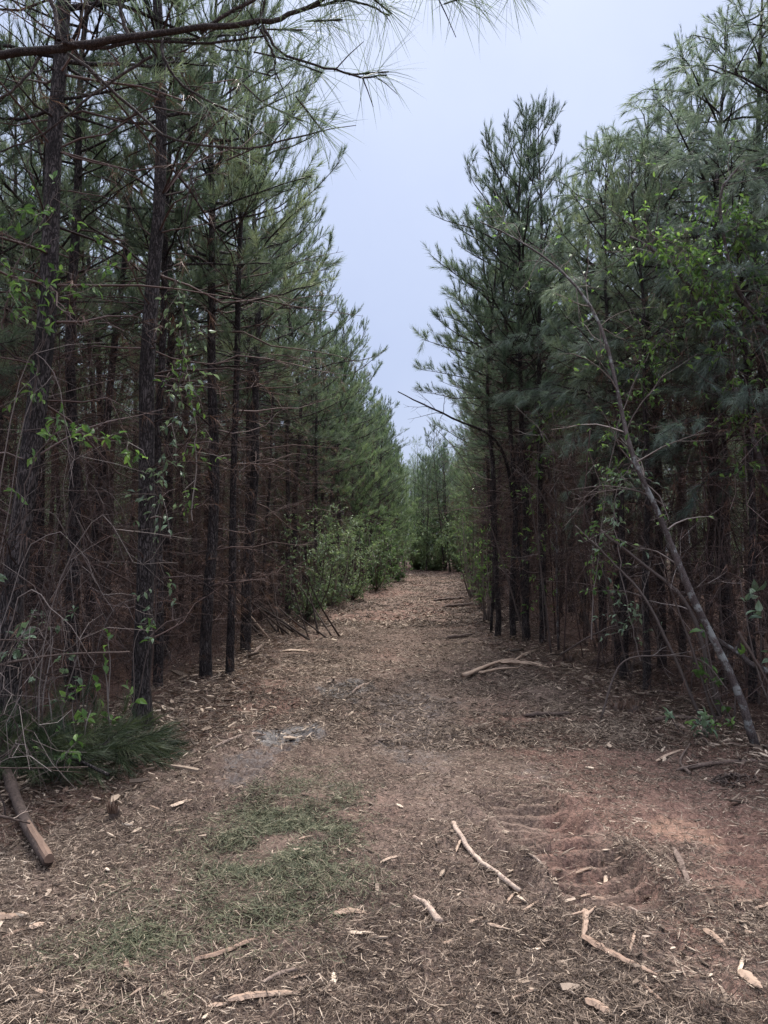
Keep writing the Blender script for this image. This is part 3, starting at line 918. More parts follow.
# pale shrubs on the left at mid distance
for i, (px, py, h, sp, nl_, lab, mk) in enumerate([
        (290, 622, 2.4, 1.3, 700, "pale leafy shrub directly behind the leaning pole pile", 'leaf_pale'),
        (318, 608, 2.7, 1.6, 900, "tallest pale leafy shrub on left edge past the pole pile", 'leaf_pale'),
        (342, 600, 2.2, 1.5, 800, "rounded grey green shrub bordering the left edge, farther along", 'leaf_pale'),
        (368, 592, 2.8, 1.7, 900, "yellow green shrub with flat sprays where the left edge bends", 'leaf'),
        (392, 582, 2.2, 1.0, 700, "dark low shrub at the foot of the far left row", 'leaf')]):
    g = gp(px, py)
    shrub("leafy_shrub", lab, "shrub", g[0] + .3, g[1] + .2, h, sp, 18, nl_ * 2.2, .09 + .005 * i, M['leaf_far' if mk == 'leaf' else 'leaf_mid'], 400 + i, low=.08)
for i, (x, y, h, sp, n_, ll, lab) in enumerate([
        (2.15, 15.5, 2.0, .55, 330, .085, "bright green leafy sapling at the right edge behind dark stems"),
        (2.45, 19.0, 1.3, .7, 350, .08, "low bright green shrub on the right edge farther down"),
        (2.7, 23.0, 3.6, .9, 520, .085, "tall yellow green shrub among far right pines"),
        (3.6, 30.0, 3.8, 1.2, 600, .1, "broad yellow green bush in the far right row"),
        (4.9, 45.6, 3.2, 1.7, 3600, .17, "dense green bush blocking the end of the track"),
        (3.2, 47.6, 2.8, 1.9, 3600, .17, "low dark green bush left of the track end"),
        (6.4, 45.2, 3.6, 1.7, 3000, .17, "green bush right of the track end"),
        (.4, 50.8, 3.8, 1.9, 3600, .17, "tallest dark bush behind the track end"),
        (2.2, 49.2, 4.2, 1.9, 3600, .18, "tall pale green sapling bush behind the middle of the track end")]):
    shrub("leafy_shrub", lab, "shrub", x, y, h, sp, 12 + 6 * (y > 40), n_, ll, M['leaf' if i == 0 else 'leaf_mid' if y > 40 else 'leaf_far'], 430 + i, low=.03 if y > 40 else .2)

# small seedlings and leafy sprigs
for i, (x, y, h, sp, n_, ll, mk, lab) in enumerate([
        (-2.05, 5.75, .95, .28, 44, .075, 'leaf', "leafy sprig with big leaves beside the sturdy left pine"),
        (-2.5, 5.6, 1.05, .3, 60, .06, 'leaf_pale', "pale leafy seedling behind the cut boughs"),
        (-2.15, 5.25, .55, .25, 34, .07, 'leaf', "green seedling poking out of the cut boughs"),
        (-2.15, 4.9, .34, .2, 26, .06, 'leaf', "small seedling at the front of the cut boughs"),
        (-2.55, 5.1, 1.25, .22, 14, .10, 'leaf_pale', "tall thin seedling with one large pale leaf near left border"),
        (2.55, 6.15, .20, .24, 40, .085, 'leaf_pale', "low pale green sprout between fallen poles on the right"),
        (2.78, 6.25, .16, .25, 46, .06, 'leaf', "ground hugging green sprout beside the leaning sapling foot"),
        (3.05, 6.6, 1.15, .35, 30, .10, 'leaf', "green leafy sprig standing right of the leaning sapling"),
        (3.3, 6.35, 1.3, .3, 22, .10, 'leaf_pale', "pale leafy sprig at the right border by the sapling")]):
    shrub("seedling", lab, "seedling", x, y, h, sp, 4, n_, ll, M[mk], 460 + i, wr=.55)


def vine(label, path, seed, n_leaf, llen, mat, spread=.22, hang=0, cat="vine", r=.006):
    """a climbing stem with leaves: path in world points"""
    rg = np.random.default_rng(seed)
    p = spline(path, 26)
    base = p[0].copy()
    root = empty("vine", base)
    p = p - base
    sb, lb = MB(), MB()
    tubes(sb, p + rg.normal(0, .008, p.shape), np.linspace(r, .002, 26), 5, rg.random())
    P, D = [], []
    for _ in range(n_leaf // 5):
        i = rg.integers(3, 26); c = p[i]
        d = nrm(rg.normal(0, 1, 3) + [0, 0, -hang]); l = rg.uniform(.3, 1.3) * spread
        e = c + d * l + [0, 0, -.05 * hang]
        tubes(sb, [c, (c + e) / 2 + rg.normal(0, .02, 3), e], [.0025, .002, .001], 3, rg.random())
        for q in rg.uniform(.25, 1, 5):
            P.append(c + (e - c) * q); D.append(nrm(d * .5 + rg.normal(0, .7, 3) + [0, 0, -.25]))
    leaves(lb, np.array(P), np.array(D), llen * rg.uniform(.6, 1.3, len(P)), rg, .42)
    sb.obj("stem", M['bare'], root); lb.obj("foliage", mat, root)
    prop(root, label, cat)
    return root


vine("pale leafed vine hanging down the sturdy left pine trunk", [at(150, 690, 6.2), at(158, 560, 6.15), at(165, 460, 6.1), at(176, 400, 6.0), at(186, 330, 6.0), at(172, 270, 6.1)], 501, 210, .06, M['leaf_pale'], .34, 1.0)
vine("green leafed vine trailing beside the sturdy left trunk, near head height", [at(192, 520, 6.6), at(196, 440, 6.5), at(188, 380, 6.3), at(180, 330, 6.2)], 502, 120, .06, M['leaf'], .3, 1.0)
vine("yellow green creeper spreading near the thick left trunk", [at(20, 560, 5.3), at(30, 470, 5.2), at(60, 432, 5.1), at(95, 438, 5.1), at(128, 442, 5.2)], 503, 70, .075, M['leaf'], .2)
vine("creeper with small green leaves high on the thick left trunk", [at(30, 420, 5.4), at(45, 330, 5.3), at(70, 280, 5.3), at(110, 265, 5.4)], 504, 90, .07, M['leaf'], .3)
vine("leafy creeper clinging near the left border below the overhanging branch", [at(2, 330, 5.0), at(15, 270, 4.9), at(40, 225, 5.0), at(58, 190, 5.1)], 505, 100, .07, M['leaf'], .3)
vine("bright green creeper draped over the right hand drooping pines", [at(748, 520, 6.9), at(740, 400, 6.8), at(715, 300, 6.7), at(690, 255, 6.7), at(650, 235, 6.8)], 506, 760, .07, M['leaf'], .40, .4)
vine("yellow green creeper hanging in the upper right foliage", [at(770, 360, 7.0), at(752, 270, 6.9), at(738, 225, 6.9), at(725, 205, 7.0)], 507, 560, .07, M['leaf'], .42, .4)
vine("thin green creeper climbing between leaning sapling and dark stems", [at(590, 640, 7.6), at(600, 540, 7.5), at(612, 450, 7.3), at(640, 370, 7.2), at(668, 330, 7.2)], 508, 420, .06, M['leaf'], .34, .4)
vine("leafy creeper on the four dark stems at the right edge", [at(545, 640, 11.6), at(538, 520, 11.6), at(540, 440, 11.5), at(560, 400, 11.4)], 509, 320, .08, M['leaf'], .5, .4)
vine("leafy creeper under the pines beside the fallen grey poles", [at(640, 660, 7.4), at(625, 590, 7.2), at(615, 500, 7.1), at(640, 450, 7.0)], 510, 200, .06, M['leaf_pale'], .3, .4)


def sapling(name, label, cat, path, r0, r1, mat, seed, side=10, sl=.7, twig_mat=None, leafn=0, lmat=None, frac=(.35, 1)):
    rg = np.random.default_rng(seed)
    n = 22
    p = spline(path, n); base = p[0].copy(); p = p - base
    root = empty(name, base)
    tb, sb = MB(), MB()
    tubes(tb, p + rg.normal(0, r0 * .12, p.shape), np.interp(np.linspace(0, 1, n), [0, .45, .6, 1], [r0, r0 * .62 + r1 * .3, r0 * .38 + r1 * .5, r1]), 9, .3, cap=True, jag=.12, rg=rg)
    few = side <= 16
    if few: sb = tb
    LP, LDr = [], []
    for _ in range(side):
        i = rg.integers(int(frac[0] * (n - 2)), max(int(frac[1] * (n - 2)), 1)); c = p[i]
        tg = nrm(p[i + 1] - p[i]); d = nrm(tg * .7 + rg.normal(0, .65, 3)); l = sl * rg.uniform(.4, 1.2)
        q = [c]; dd = d
        for j in range(5):
            q.append(q[-1] + dd * l / 5); dd = nrm(dd + rg.normal(0, .18, 3) + [0, 0, -.04])
        q = np.array(q)
        rb = np.interp(i, [0, n], [r0, r1]) * .35
        tubes(sb, q, np.linspace(max(rb, .003), .0015, 6), 4, rg.random())
        for j in (2, 3, 4):
            d3 = nrm(dd + rg.normal(0, .7, 3)); l3 = l * rg.uniform(.2, .45)
            tubes(sb, [q[j], q[j] + d3 * l3 * .5, q[j] + d3 * l3 + [0, 0, .01]], [.0025, .002, .001], 3, rg.random())
            for s in rg.random(leafn):
                LP.append(q[j] + d3 * l3 * s); LDr.append(nrm(d3 + rg.normal(0, .6, 3)))
    tb.obj("trunk", mat, root)
    if side and not few: sb.obj("side_twig", twig_mat or M['bare'], root)
    if leafn:
        lb = MB(); leaves(lb, np.array(LP), np.array(LDr), .06 * rg.uniform(.6, 1.2, len(LP)), rg)
        lb.obj("foliage", lmat or M['leaf'], root)
    prop(root, label, cat)
    return root


g0 = at(757, 752, 5.9)
sapling("leaning_sapling", "lichen speckled sapling leaning in a long arc from right border over the track", "sapling",
        [(g0[0], g0[1], tz(g0[0], g0[1]) - .05), at(735, 685, 5.95), at(690, 592, 6.05), at(655, 505, 6.2), at(630, 450, 6.3), at(608, 350, 6.6), at(580, 292, 6.8), at(535, 250, 7.1), at(480, 222, 7.4)],
          .034, .006, M['bark_pale'], 601, 30, .8, leafn=1, frac=(.3, 1))
sapling("leaning_sapling", "thick pale sapling slanting in from the right border at head height", "sapling",
        [(4.1, 7.3, tz(4.1, 7.3) - .05), at(790, 560, 7.25), at(765, 478, 7.2), at(735, 392, 7.1), at(700, 305, 7.0), at(668, 262, 7.0), at(630, 235, 7.1)],
        .05, .012, M['bark_pale'], 602, 16, .9, leafn=2)
sapling("leaning_sapling", "bare grey sapling crossing the upper right foliage", "sapling",
        [(4.4, 7.0, tz(4.4, 7.0) - .05), at(800, 420, 7.0), at(768, 335, 6.9), at(735, 282, 6.8), at(720, 200, 6.7), at(745, 160, 6.7)],
        .034, .008, M['bark_pale'], 603, 12, .7, leafn=2)
sapling("leaning_sapling", "dark bent branch reaching from the right stems into the sky gap", "sapling",
        [(2.35, 12.35, tz(2.35, 12.35) - .05), at(520, 560, 12.3), at(508, 470, 12.2), at(492, 437, 12.0), at(452, 418, 11.8), at(425, 405, 11.6), at(398, 392, 11.4)],
        .035, .008, M['bark'], 604, 14, .55, twig_mat=M['twig'])
sapling("thin_pole", "slim upright pole standing on the right edge near dark stems", "sapling",
        [(1.95, 13.6, tz(1.95, 13.6) - .03), at(494, 560, 13.6), at(491, 500, 13.6), at(492, 440, 13.7), at(489, 400, 13.7)], .028, .008, M['bark'], 605, 8, .5, twig_mat=M['twig'])
sapling("thin_pole", "pale straight pole standing just inside the right edge", "sapling",
        [(2.55, 10.9, tz(2.55, 10.9) - .03), at(557, 590, 10.9), at(556, 520, 10.9), at(553, 450, 11)], .018, .006, M['bark_pale'], 606, 6, .5)
sapling("leaning_pole", "grey pole with pale broken tip leaning behind the lichen sapling", "pole",
        [(3.1, 6.9, tz(3.1, 6.9) - .03), at(690, 610, 7.0), at(640, 562, 7.1), at(600, 530, 7.2)], .022, .012, M['bare'], 607, 4, .4)
sapling("leaning_pole", "thin grey pole leaning lower beside the broken tipped one", "pole",
        [(2.9, 6.8, tz(2.9, 6.8) - .03), at(650, 607, 7.0), at(610, 560, 7.2), at(575, 525, 7.4)], .016, .006, M['bare'], 608, 5, .4)
sapling("leaning_pole", "thick bare pole lying against the right border undergrowth", "pole",
        [(3.95, 6.6, tz(3.95, 6.6) + .25), at(768, 672, 6.7), at(730, 648, 6.9), at(700, 630, 7.1)], .035, .022, M['bark_pale'], 609, 3, .4)
sapling("leaning_pole", "pale stripped stick slanting down at the right border", "pole",
        [at(738, 632, 6.3), at(752, 655, 6.25), at(772, 690, 6.2), at(790, 722, 6.1)], .014, .012, M['stick'], 610, 0)
sapling("arched_twig", "long thin twig arching low in front of the right stems", "twig",
        [(2.0, 6.95, tz(2.0, 6.95)), at(620, 665, 7.0), at(655, 656, 6.9), at(700, 660, 6.7), at(728, 690, 6.4)], .010, .005, M['bare'], 611, 8, .4)
sapling("arched_twig", "grey bowed branch low in the right thicket", "twig",
        [at(560, 655, 9.2), at(600, 632, 8.8), at(640, 628, 8.5), at(690, 636, 8.3)], .011, .006, M['bare'], 612, 8, .45)
sapling("arched_twig", "thin pale twig fan at mid height beside leaning sapling", "twig",
        [at(668, 508, 6.3), at(640, 492, 6.3), at(605, 486, 6.4), at(570, 490, 6.5)], .008, .003, M['bare'], 613, 6, .5)

rg = np.random.default_rng(630)
for i in range(46):
    y = rg.uniform(6.5, 12.5); x = float(path_r(y)) + rg.uniform(.0, 1.9); h = rg.uniform(1.4, 3.8) if y > 7.5 else rg.uniform(1.2, 2.4); a = rg.uniform(-.45, .3)
    z = tz(x, y)
    sapling("dead_stem", "thin dead stem leaning among others in the near right thicket", "stem",
            [(x, y, z - .03), (x + a * h * .3, y + .05, z + h * .45), (x + a * h * .62, y + rg.uniform(-.2, .2), z + h * .8), (x + a * h, y + rg.uniform(-.3, .3), z + h)],
            rg.uniform(.008, .016), .003, M['bare' if i % 3 else 'twig'], 660 + i, 8, .55)["group"] = "thin dead stems leaning in the near right thicket"

# hanging strands by the right border
for i, (a, b, c) in enumerate([((745, 440), (752, 530), (748, 620)), ((762, 430), (766, 540), (758, 640)), ((700, 450), (708, 530), (700, 600)), ((590, 430), (584, 520), (592, 600))]):
    sapling("hanging_vine", "brown leafless vine hanging straight down inside the right stand", "vine",
            [at(*a, 7.4), at(*b, 7.35), at(*c, 7.4)], .008, .004, M['twig'], 640 + i, 10, .35, twig_mat=M['twig'])["group"] = "bare vines hanging in the right stand"

# bare twiggy shrubs at the left border
bs = [("arched bare shrub of grey twigs at the left border", -2.6, 4.75, 1.7, 6), ("bare tangled shrub in front of the thick left trunk", -2.5, 5.2, 2.2, 7),
      ("low bare bramble beside the short log", -2.3, 4.35, .8, 6), ("bare twiggy shrub between the two thick left trunks", -2.5, 6.2, 1.8, 6),
      ("tall bare whips rising along the left border", -2.8, 5.0, 3.0, 7)]
for i, (lab, x, y, h, n) in enumerate(bs):
    rg = np.random.default_rng(700 + i)
    root = empty("bare_shrub", (x, y, tz(x, y)))
    sb, tb = MB(), MB()
    for k in range(n):
        a = rg.uniform(-.6, .9) if k % 3 else rg.random() * TAU
        r = h * rg.uniform(.12, .36); hh = h * rg.uniform(.5, 1.1)
        c, s = math.cos(a), math.sin(a) * .6
        q = spline([(rg.normal(0, .06), rg.normal(0, .06), -.03), (r * .2 * c, r * .2 * s, hh * .5), (r * .6 * c, r * .6 * s, hh * .92), (r * c, r * s, hh * rg.uniform(.7, 1.0)), (r * 1.35 * c, r * 1.35 * s, hh * rg.uniform(.4, .95))], 16)
        q = q + np.cumsum(rg.normal(0, .016, q.shape), 0)
        tubes(sb, q, np.linspace(rg.uniform(.003, .0065), .0015, 16), 5, .75 * rg.random() ** 2)
        for _ in range(7):
            j = rg.integers(4, 15); d = nrm(nrm(q[j + 1 if j < 15 else j] - q[j - 1]) + rg.normal(0, .7, 3)); l = rg.uniform(.15, .55)
            d2 = nrm(d + rg.normal(0, .35, 3))
            tubes(tb, [q[j], q[j] + d * l * .5, q[j] + d * l * .5 + d2 * l * .5], [.0022, .0017, .001], 3, rg.random() ** 2)
    sb.obj("stem", M['bare'], root); tb.obj("side_twig", M['bare'], root)
    prop(root, lab, "shrub")

# straight pale sticks jutting in from the left border
for i, (lab, path, r) in enumerate([
        ("pale bowed stick jutting in above the cut boughs", [at(-40, 680, 4.9), at(0, 665, 4.9), at(60, 655, 4.95), at(130, 652, 5.0)], .011),
        ("thin straight stick jutting in across the front of cut boughs", [at(-40, 769, 4.5), at(0, 768, 4.5), at(40, 768, 4.55), at(88, 767, 4.6)], .006),
        ("short stick jutting in low over the short log", [at(-30, 812, 4.0), at(0, 816, 4.0), at(16, 820, 4.05), at(30, 823, 4.1)], .009),
        ("thin twig jutting in at waist height on left border", [at(-30, 641, 4.7), at(0, 640, 4.7), at(20, 640, 4.75), at(42, 640, 4.8)], .006)]):
    sapling("bare_stick", lab, "stick", path, r, r * .55, M['stick'], 720 + i, 2, .2)

# ------------------------------------------------------------------ cut pine boughs
for i in range(12):
    rg = np.random.default_rng(740 + i)
    x, y = [(-2.7, 5.35), (-2.5, 5.6), (-2.3, 5.45), (-2.55, 5.0), (-2.25, 5.2), (-2.85, 5.7), (-2.15, 5.6), (-2.4, 4.95), (-2.9, 5.1), (-2.0, 5.35), (-2.65, 4.85), (-2.1, 5.0)][i]
    root = empty("pine_bough", (x, y, tz(x, y) + .02 + .03 * (i % 3)))
    sb, fb = MB(), MB()
    a = rg.uniform(-.7, 1.0) + (math.pi if i % 3 == 2 else 0); L = rg.uniform(.6, .85)
    d = np.array([math.cos(a), math.sin(a) * .7, .03]); p = spline([-d * L * .5, np.array([0, 0, .08]), d * L * .3 + [0, 0, .08], d * L * .55 + [0, 0, .0]], 12)
    tubes(sb, p, np.linspace(.012, .004, 12), 6, .4)
    SP, SD = [], []
    for _ in range(26):
        j = rg.integers(2, 11); dd = nrm(nrm(p[j + 1] - p[j - 1]) * .7 + rg.normal(0, .6, 3) * [1, 1, .5] + [0, 0, .08]); l = rg.uniform(.12, .34)
        tubes(sb, [p[j], p[j] + dd * l * .5, p[j] + dd * l], [.004, .003, .002], 3, .5)
        SP.append(p[j] + dd * l * .3); SD.append(dd)
    needles(fb, np.array(SP), np.array(SD), np.full(26, .24), np.full(26, .16), 64, rg, 50, 14, .0042, .45)
    sb.obj("stem", M['bark'], root); fb.obj("foliage", M['bough'], root)
    prop(root, "cut green pine bough lying in the heap beside the sturdy left pine", "pine bough", "cut pine boughs heaped at the left edge")

# ------------------------------------------------------------------ near branch hanging into the top left corner
rg = np.random.default_rng(800)
bx, by = -2.9, 2.3
oh = empty("overhanging_pine", (bx, by, tz(bx, by)))
O = np.array([bx, by, tz(bx, by)])
tb = MB()
tubes(tb, spline([(0, 0, -.1), (.05, 0, 1.5), (.08, .05, 3.5), (.05, 0, 6.0)], 12), np.linspace(.075, .03, 12), 10, .5, jag=.06, rg=rg)
tb.obj("trunk", M['bark'], oh)
bb, fb = MB(), MB()
D0 = 2.6


def pp(lst, dd=None): return np.array([at(px, py, D0 if dd is None else dd[i]) for i, (px, py) in enumerate(lst)]) - O


main = spline(np.vstack([[[.08, .05, 3.05]], pp([(-60, 64), (0, 55), (60, 48), (130, 38), (200, 28), (260, 23), (300, 10), (345, -12), (400, -45)])]), 40)
tubes(bb, main + rg.normal(0, .003, main.shape), np.linspace(.018, .005, 40), 8, .5, jag=.06, rg=rg)
segs = [([(65, 47), (100, 46), (140, 41), (205, 35), (262, 27)], .008, .004), ([(65, 50), (95, 75), (130, 105), (165, 135), (200, 147), (250, 148), (290, 138), (322, 128)], .0065, .003),
        ([(262, 26), (280, 52), (320, 72), (360, 78), (386, 72)], .006, .003), ([(160, 36), (166, 62), (180, 82), (202, 97), (230, 112)], .006, .003),
        ([(62, 45), (58, 20), (50, -10), (45, -40)], .009, .006), ([(40, 52), (20, 90), (-5, 110), (-30, 140)], .006, .004), ([(130, 40), (120, 10), (118, -25)], .008, .005),
        ([(150, 52), (120, 75), (80, 110), (40, 140), (-10, 150)], .006, .003), ([(258, 25), (262, 0), (270, -30)], .005, .003), ([(200, 30), (240, 5), (300, -25), (360, -50)], .008, .004),
        ([(300, 8), (350, 2), (390, 10)], .005, .003), ([(262, 30), (275, 60), (268, 75)], .005, .003), ([(340, -15), (420, -12), (480, -8), (520, -12)], .006, .003), ([(200, 147), (190, 170), (196, 200)], .003, .002)]
tufts = [((390, 12), 1.0), ((386, 72), .6), ((322, 130), .8), ((300, 120), .5), ((480, -8), 1.0), ((520, -14), 1.0), ((350, 0), .9), ((320, 72), .5), ((290, 60), .4), ((268, 75), .4), ((230, 112), .4),
         ((300, -22), .9), ((270, -25), .8), ((440, -10), .9), ((118, -20), .8), ((250, 150), .25), ((45, -30), .9), ((340, 20), .9), ((300, 30), .7), ((260, 100), .4), ((160, -20), .8), ((210, -25), .8)]
for pts, a, b in segs:
    q = spline(pp(pts) + rg.normal(0, .02, (len(pts), 3)) * [[0, 1, 0]], 18)
    tubes(bb, q + rg.normal(0, .002, q.shape), np.linspace(a, b, 18), 6, rg.uniform(.4, .9))
    for _ in range(3):
        j = rg.integers(3, 17); d = nrm(nrm(q[j] - q[j - 1]) + rg.normal(0, .6, 3)); l = rg.uniform(.05, .22)
        tubes(bb, [q[j], q[j] + d * l * .5, q[j] + d * l + [0, 0, -.01]], [.0028, .002, .0013], 4, rg.random())
for (px, py), s in tufts:
    n = int(95 * s)
    c = pp([(px, py)])[0]
    ax = nrm(np.array([.8, rg.normal(0, .3), rg.normal(-.15, .3)]))
    dd = nrm(ax * .55 + nrm(rg.normal(0, 1, (n, 3))))
    P = c - ax * (rg.random(n) * .11)[:, None]
    tubes(bb, [c - ax * .14, c - ax * .07, c + ax * .01], [.003, .0035, .003], 5, .8)
    bent_needles(fb, P, dd, rg.uniform(.13, .24, n), .0019, rg, .22)
br = bb.obj("branch", M['branch_bark'], oh)
fb.obj("foliage", M['needle'], br)
prop(oh, "near pine branch with long needle tufts hanging across the top left corner", "pine branch")


# ------------------------------------------------------------------ wood lying on the track
def lying(name, label, cat, pix, r0, r1, mat, seed, flat=1.0, var=.6, jag=.18, lift=0.0, group=None, taper=True, fork=None, n=16, S=7):
    rg = np.random.default_rng(seed)
    g = np.array([gp(*p) for p in pix])
    p2 = spline(np.column_stack([g, np.zeros(len(g))]), n)
    z = terrain(p2[:, 0], p2[:, 1])
    z = np.convolve(np.pad(z, 3, mode='edge'), np.ones(7) / 7, 'valid')
    rr = np.linspace(r0, r1, n)
    if taper: rr = rr * np.interp(np.arange(n), [0, 1, n * .25, n * .75, n - 1], [.35, .75, 1.05, .95, .3])
    p2[:, 2] = z + rr * flat * .75 + .006 + lift
    p2 += rg.normal(0, r0 * (.06 if mat is M['wood'] else .15), p2.shape)
    jag = jag * (.65 if mat is M['wood'] else 1)
    mb = MB()
    base = p2[n // 2].copy()
    wd_ = mat is M['wood']
    tubes(mb, p2 - base, rr, 5 if wd_ else S, var, cap=True, jag=jag, rg=rg, smooth=not wd_)
    if fork is not None:
        for f, pix2 in fork:
            g2 = np.array([gp(*p) for p in pix2]); q = spline(np.column_stack([g2, terrain(g2[:, 0], g2[:, 1]) + r0 * f + .008]), 8)
            tubes(mb, q - base, np.linspace(r0 * f, r1 * f * .5, 8), 6, var, cap=True, jag=jag, rg=rg)
    if flat != 1.0:
        for k in range(len(mb.v)):
            pass
    o = mb.obj(name, mat, loc=base)
    if flat != 1.0: o.scale = (1, 1, flat)
    prop(o, label, cat, group)
    return o


W, K_ = M['wood'], M['stick']
lying("stick", "long pale curved stick, peeled, in the middle of the near track", "stick", [(453, 838), (470, 862), (492, 882), (520, 900)], .014, .012, K_, 1, var=.85, taper=False)
lying("stick", "short round stick with dark cut end on near track", "stick", [(414, 908), (426, 920), (440, 936)], .011, .016, K_, 2, var=.8, taper=False, jag=.06)
lying("wood_splinter", "large pointed orange splinter with a long thin tail, near right", "splinter", [(582, 946), (604, 962), (630, 975), (658, 986)], .022, .010, W, 3, .4, .45, .5)
lying("wood_splinter", "broad torn splinter standing up beside the pointed orange splinter", "splinter", [(584, 918), (586, 932), (583, 948)], .017, .012, W, 4, .8, .6, .3, fork=[(.6, [(586, 930), (596, 922)]), (.5, [(586, 925), (570, 930)])])
lying("wood_splinter", "flat tan splinter lying across the end of the crawler mark", "splinter", [(592, 892), (610, 896), (638, 899)], .017, .012, W, 5, .5, .4)
lying("stick", "grey thin stick under the flat tan splinter", "stick", [(612, 899), (630, 906), (648, 916)], .008, .005, K_, 6, var=.75)
lying("stick", "thin straight stick right of the long pale curved stick", "stick", [(528, 884), (550, 890), (575, 897)], .008, .007, K_, 7, var=.8)
lying("bark_strip", "long brown bark strip on the red clay patch", "bark", [(674, 850), (681, 868), (687, 885), (691, 900)], .018, .010, K_, 8, .4, .5, .3)
lying("stick", "knobbly bark covered stick left of the wet mud patch", "stick", [(214, 748), (232, 742), (250, 736), (266, 731)], .020, .014, K_, 9, var=.7, jag=.25)
lying("wood_splinter", "curved root like sliver crossing the green needle patch", "splinter", [(192, 976), (215, 969), (240, 960), (262, 951)], .012, .011, W, 10, .7, .45)
lying("wood_splinter", "thick pale torn splinter at the bottom of the picture, left of centre", "splinter", [(228, 1013), (255, 1010), (300, 1007)], .019, .012, W, 11, .6, .6, .25)
lying("stick", "grey crooked stick above the thick pale torn splinter", "stick", [(260, 998), (280, 990), (304, 984)], .009, .007, K_, 12, var=.6)
lying("wood_splinter", "chunky pale chip in the middle of the near track", "splinter", [(334, 930), (350, 927), (366, 930)], .024, .016, W, 13, .5, .6, .3)
lying("wood_splinter", "white edged chip below the chunky pale chip", "splinter", [(349, 951), (360, 952), (374, 951)], .013, .009, W, 14, .6, .95)
lying("split_branch", "pale split branch lying across the right edge by the dark stems", "branch", [(500, 664), (512, 665), (530, 667), (549, 671)], .055, .045, W, 15, .7, .7, .5, fork=[(.7, [(464, 677), (482, 670), (500, 664), (514, 662)]), (.5, [(480, 675), (498, 671), (518, 670)]), (.4, [(512, 664), (528, 658), (540, 655)])])
lying("stick", "dark stick lying on the right side below the split branch", "stick", [(524, 716), (548, 715), (574, 713)], .026, .018, K_, 16, var=.25)
lying("fallen_pole", "dark fallen pole at the foot of the right stand", "pole", [(650, 726), (690, 725), (742, 726)], .026, .022, K_, 17, var=.3)
lying("fallen_pole", "brown fallen pole lying nearest the leaning sapling foot", "pole", [(676, 766), (720, 765), (775, 765)], .018, .016, K_, 18, var=.4, fork=[(.7, [(690, 770), (680, 760), (690, 748)])])
lying("stick", "brown stick lying slantwise between the two fallen poles", "stick", [(672, 728), (690, 738), (712, 748)], .022, .015, K_, 19, var=.5)
lying("wood_splinter", "pale splinter resting by the low pale sprout", "splinter", [(656, 758), (672, 752), (690, 750)], .016, .010, W, 20, .6, .7)
lying("wood_splinter", "pale slab on the left edge beyond the slim pine", "splinter", [(282, 650), (296, 650), (310, 651)], .045, .03, W, 21, .5, .85)
lying("stick", "crooked stick on the left edge by the pole pile", "stick", [(254, 655), (262, 647), (272, 640)], .035, .02, K_, 22, var=.55)
lying("stick", "bare forked stick in the middle of the track past the mud", "stick", [(352, 690), (362, 686), (372, 681)], .022, .014, K_, 23, var=.6, fork=[(.6, [(360, 688), (374, 687)])])
lying("stick", "dark stick across the far track, nearest of the three", "stick", [(446, 638), (462, 637), (476, 635)], .04, .03, K_, 24, var=.35)
lying("stick", "dark stick across far track, middle one of three", "stick", [(444, 607), (462, 606), (478, 606)], .05, .04, K_, 25, var=.35)
lying("stick", "dark stick across far track, farthest of three", "stick", [(434, 601), (450, 600), (466, 599)], .05, .04, K_, 26, var=.35)
lying("wood_splinter", "rounded orange chip at the left border of the near track", "splinter", [(-6, 922), (6, 921), (18, 921)], .026, .02, W, 27, .5, .5, .25)
lying("wood_splinter", "pale flat chip next to the rounded orange chip", "splinter", [(30, 932), (38, 929), (45, 927)], .020, .014, W, 28, .5, .75, .25)
lying("wood_splinter", "orange splinter half out of the bottom edge", "splinter", [(586, 1012), (598, 1018), (612, 1026)], .020, .016, W, 29, .6, .55)
lying("wood_splinter", "shaggy pale bark slab near the right bottom corner", "splinter", [(742, 984), (750, 992), (762, 1002)], .026, .018, W, 30, .45, .65, .35)
lying("wood_splinter", "tan splinter lying alone on the right side below the clay", "splinter", [(704, 940), (714, 948), (726, 958)], .017, .012, W, 31, .5, .55)
lying("wood_splinter", "thin grey splinter below the pointed orange splinter", "splinter", [(640, 993), (652, 1004), (666, 1014)], .010, .008, W, 32, .6, .4)
lying("wood_splinter", "pale chip pair lying just inside the left log", "splinter", [(170, 812), (180, 810), (192, 806)], .020, .014, W, 33, .5, .85)
lying("wood_splinter", "dull flat leaf shaped chip in the left green patch", "splinter", [(122, 972), (130, 980), (137, 987)], .018, .012, W, 34, .4, .35)

# a few dozen torn splinters that look alike
rg = np.random.default_rng(900)
spl = []
while len(spl) < 56:
    px, py = rg.uniform(5, 765), 770 + 250 * rg.random() ** .8
    g = gp(px, py)
    if g[0] < path_l(g[1]) + .05 or g[0] > path_r(g[1]) - .1: continue
    if 1.2 < g[0] < 2.4 and 3.7 < g[1] < 5.2: continue
    spl.append((px, py))
for i, (px, py) in enumerate(spl):
    a = rg.uniform(-.6, .6) + (math.pi / 2 if rg.random() < .15 else 0); l = rg.uniform(6, 15) * (py / 1000) ** 2
    dx, dy = math.cos(a) * l, math.sin(a) * l * .8
    lying("wood_chip", "torn pale wood chip lying loose on the brown mulch", "wood chip", [(px - dx, py - dy), (px + rg.normal(0, 1), py), (px + dx, py + dy)],
          rg.uniform(.005, .012), rg.uniform(.003, .008), W, 1000 + i, rg.uniform(.35, .7), float(np.clip(rg.normal(.6, .18), .2, 1)), .3, group="torn wood chips on the near track", n=7, S=5)

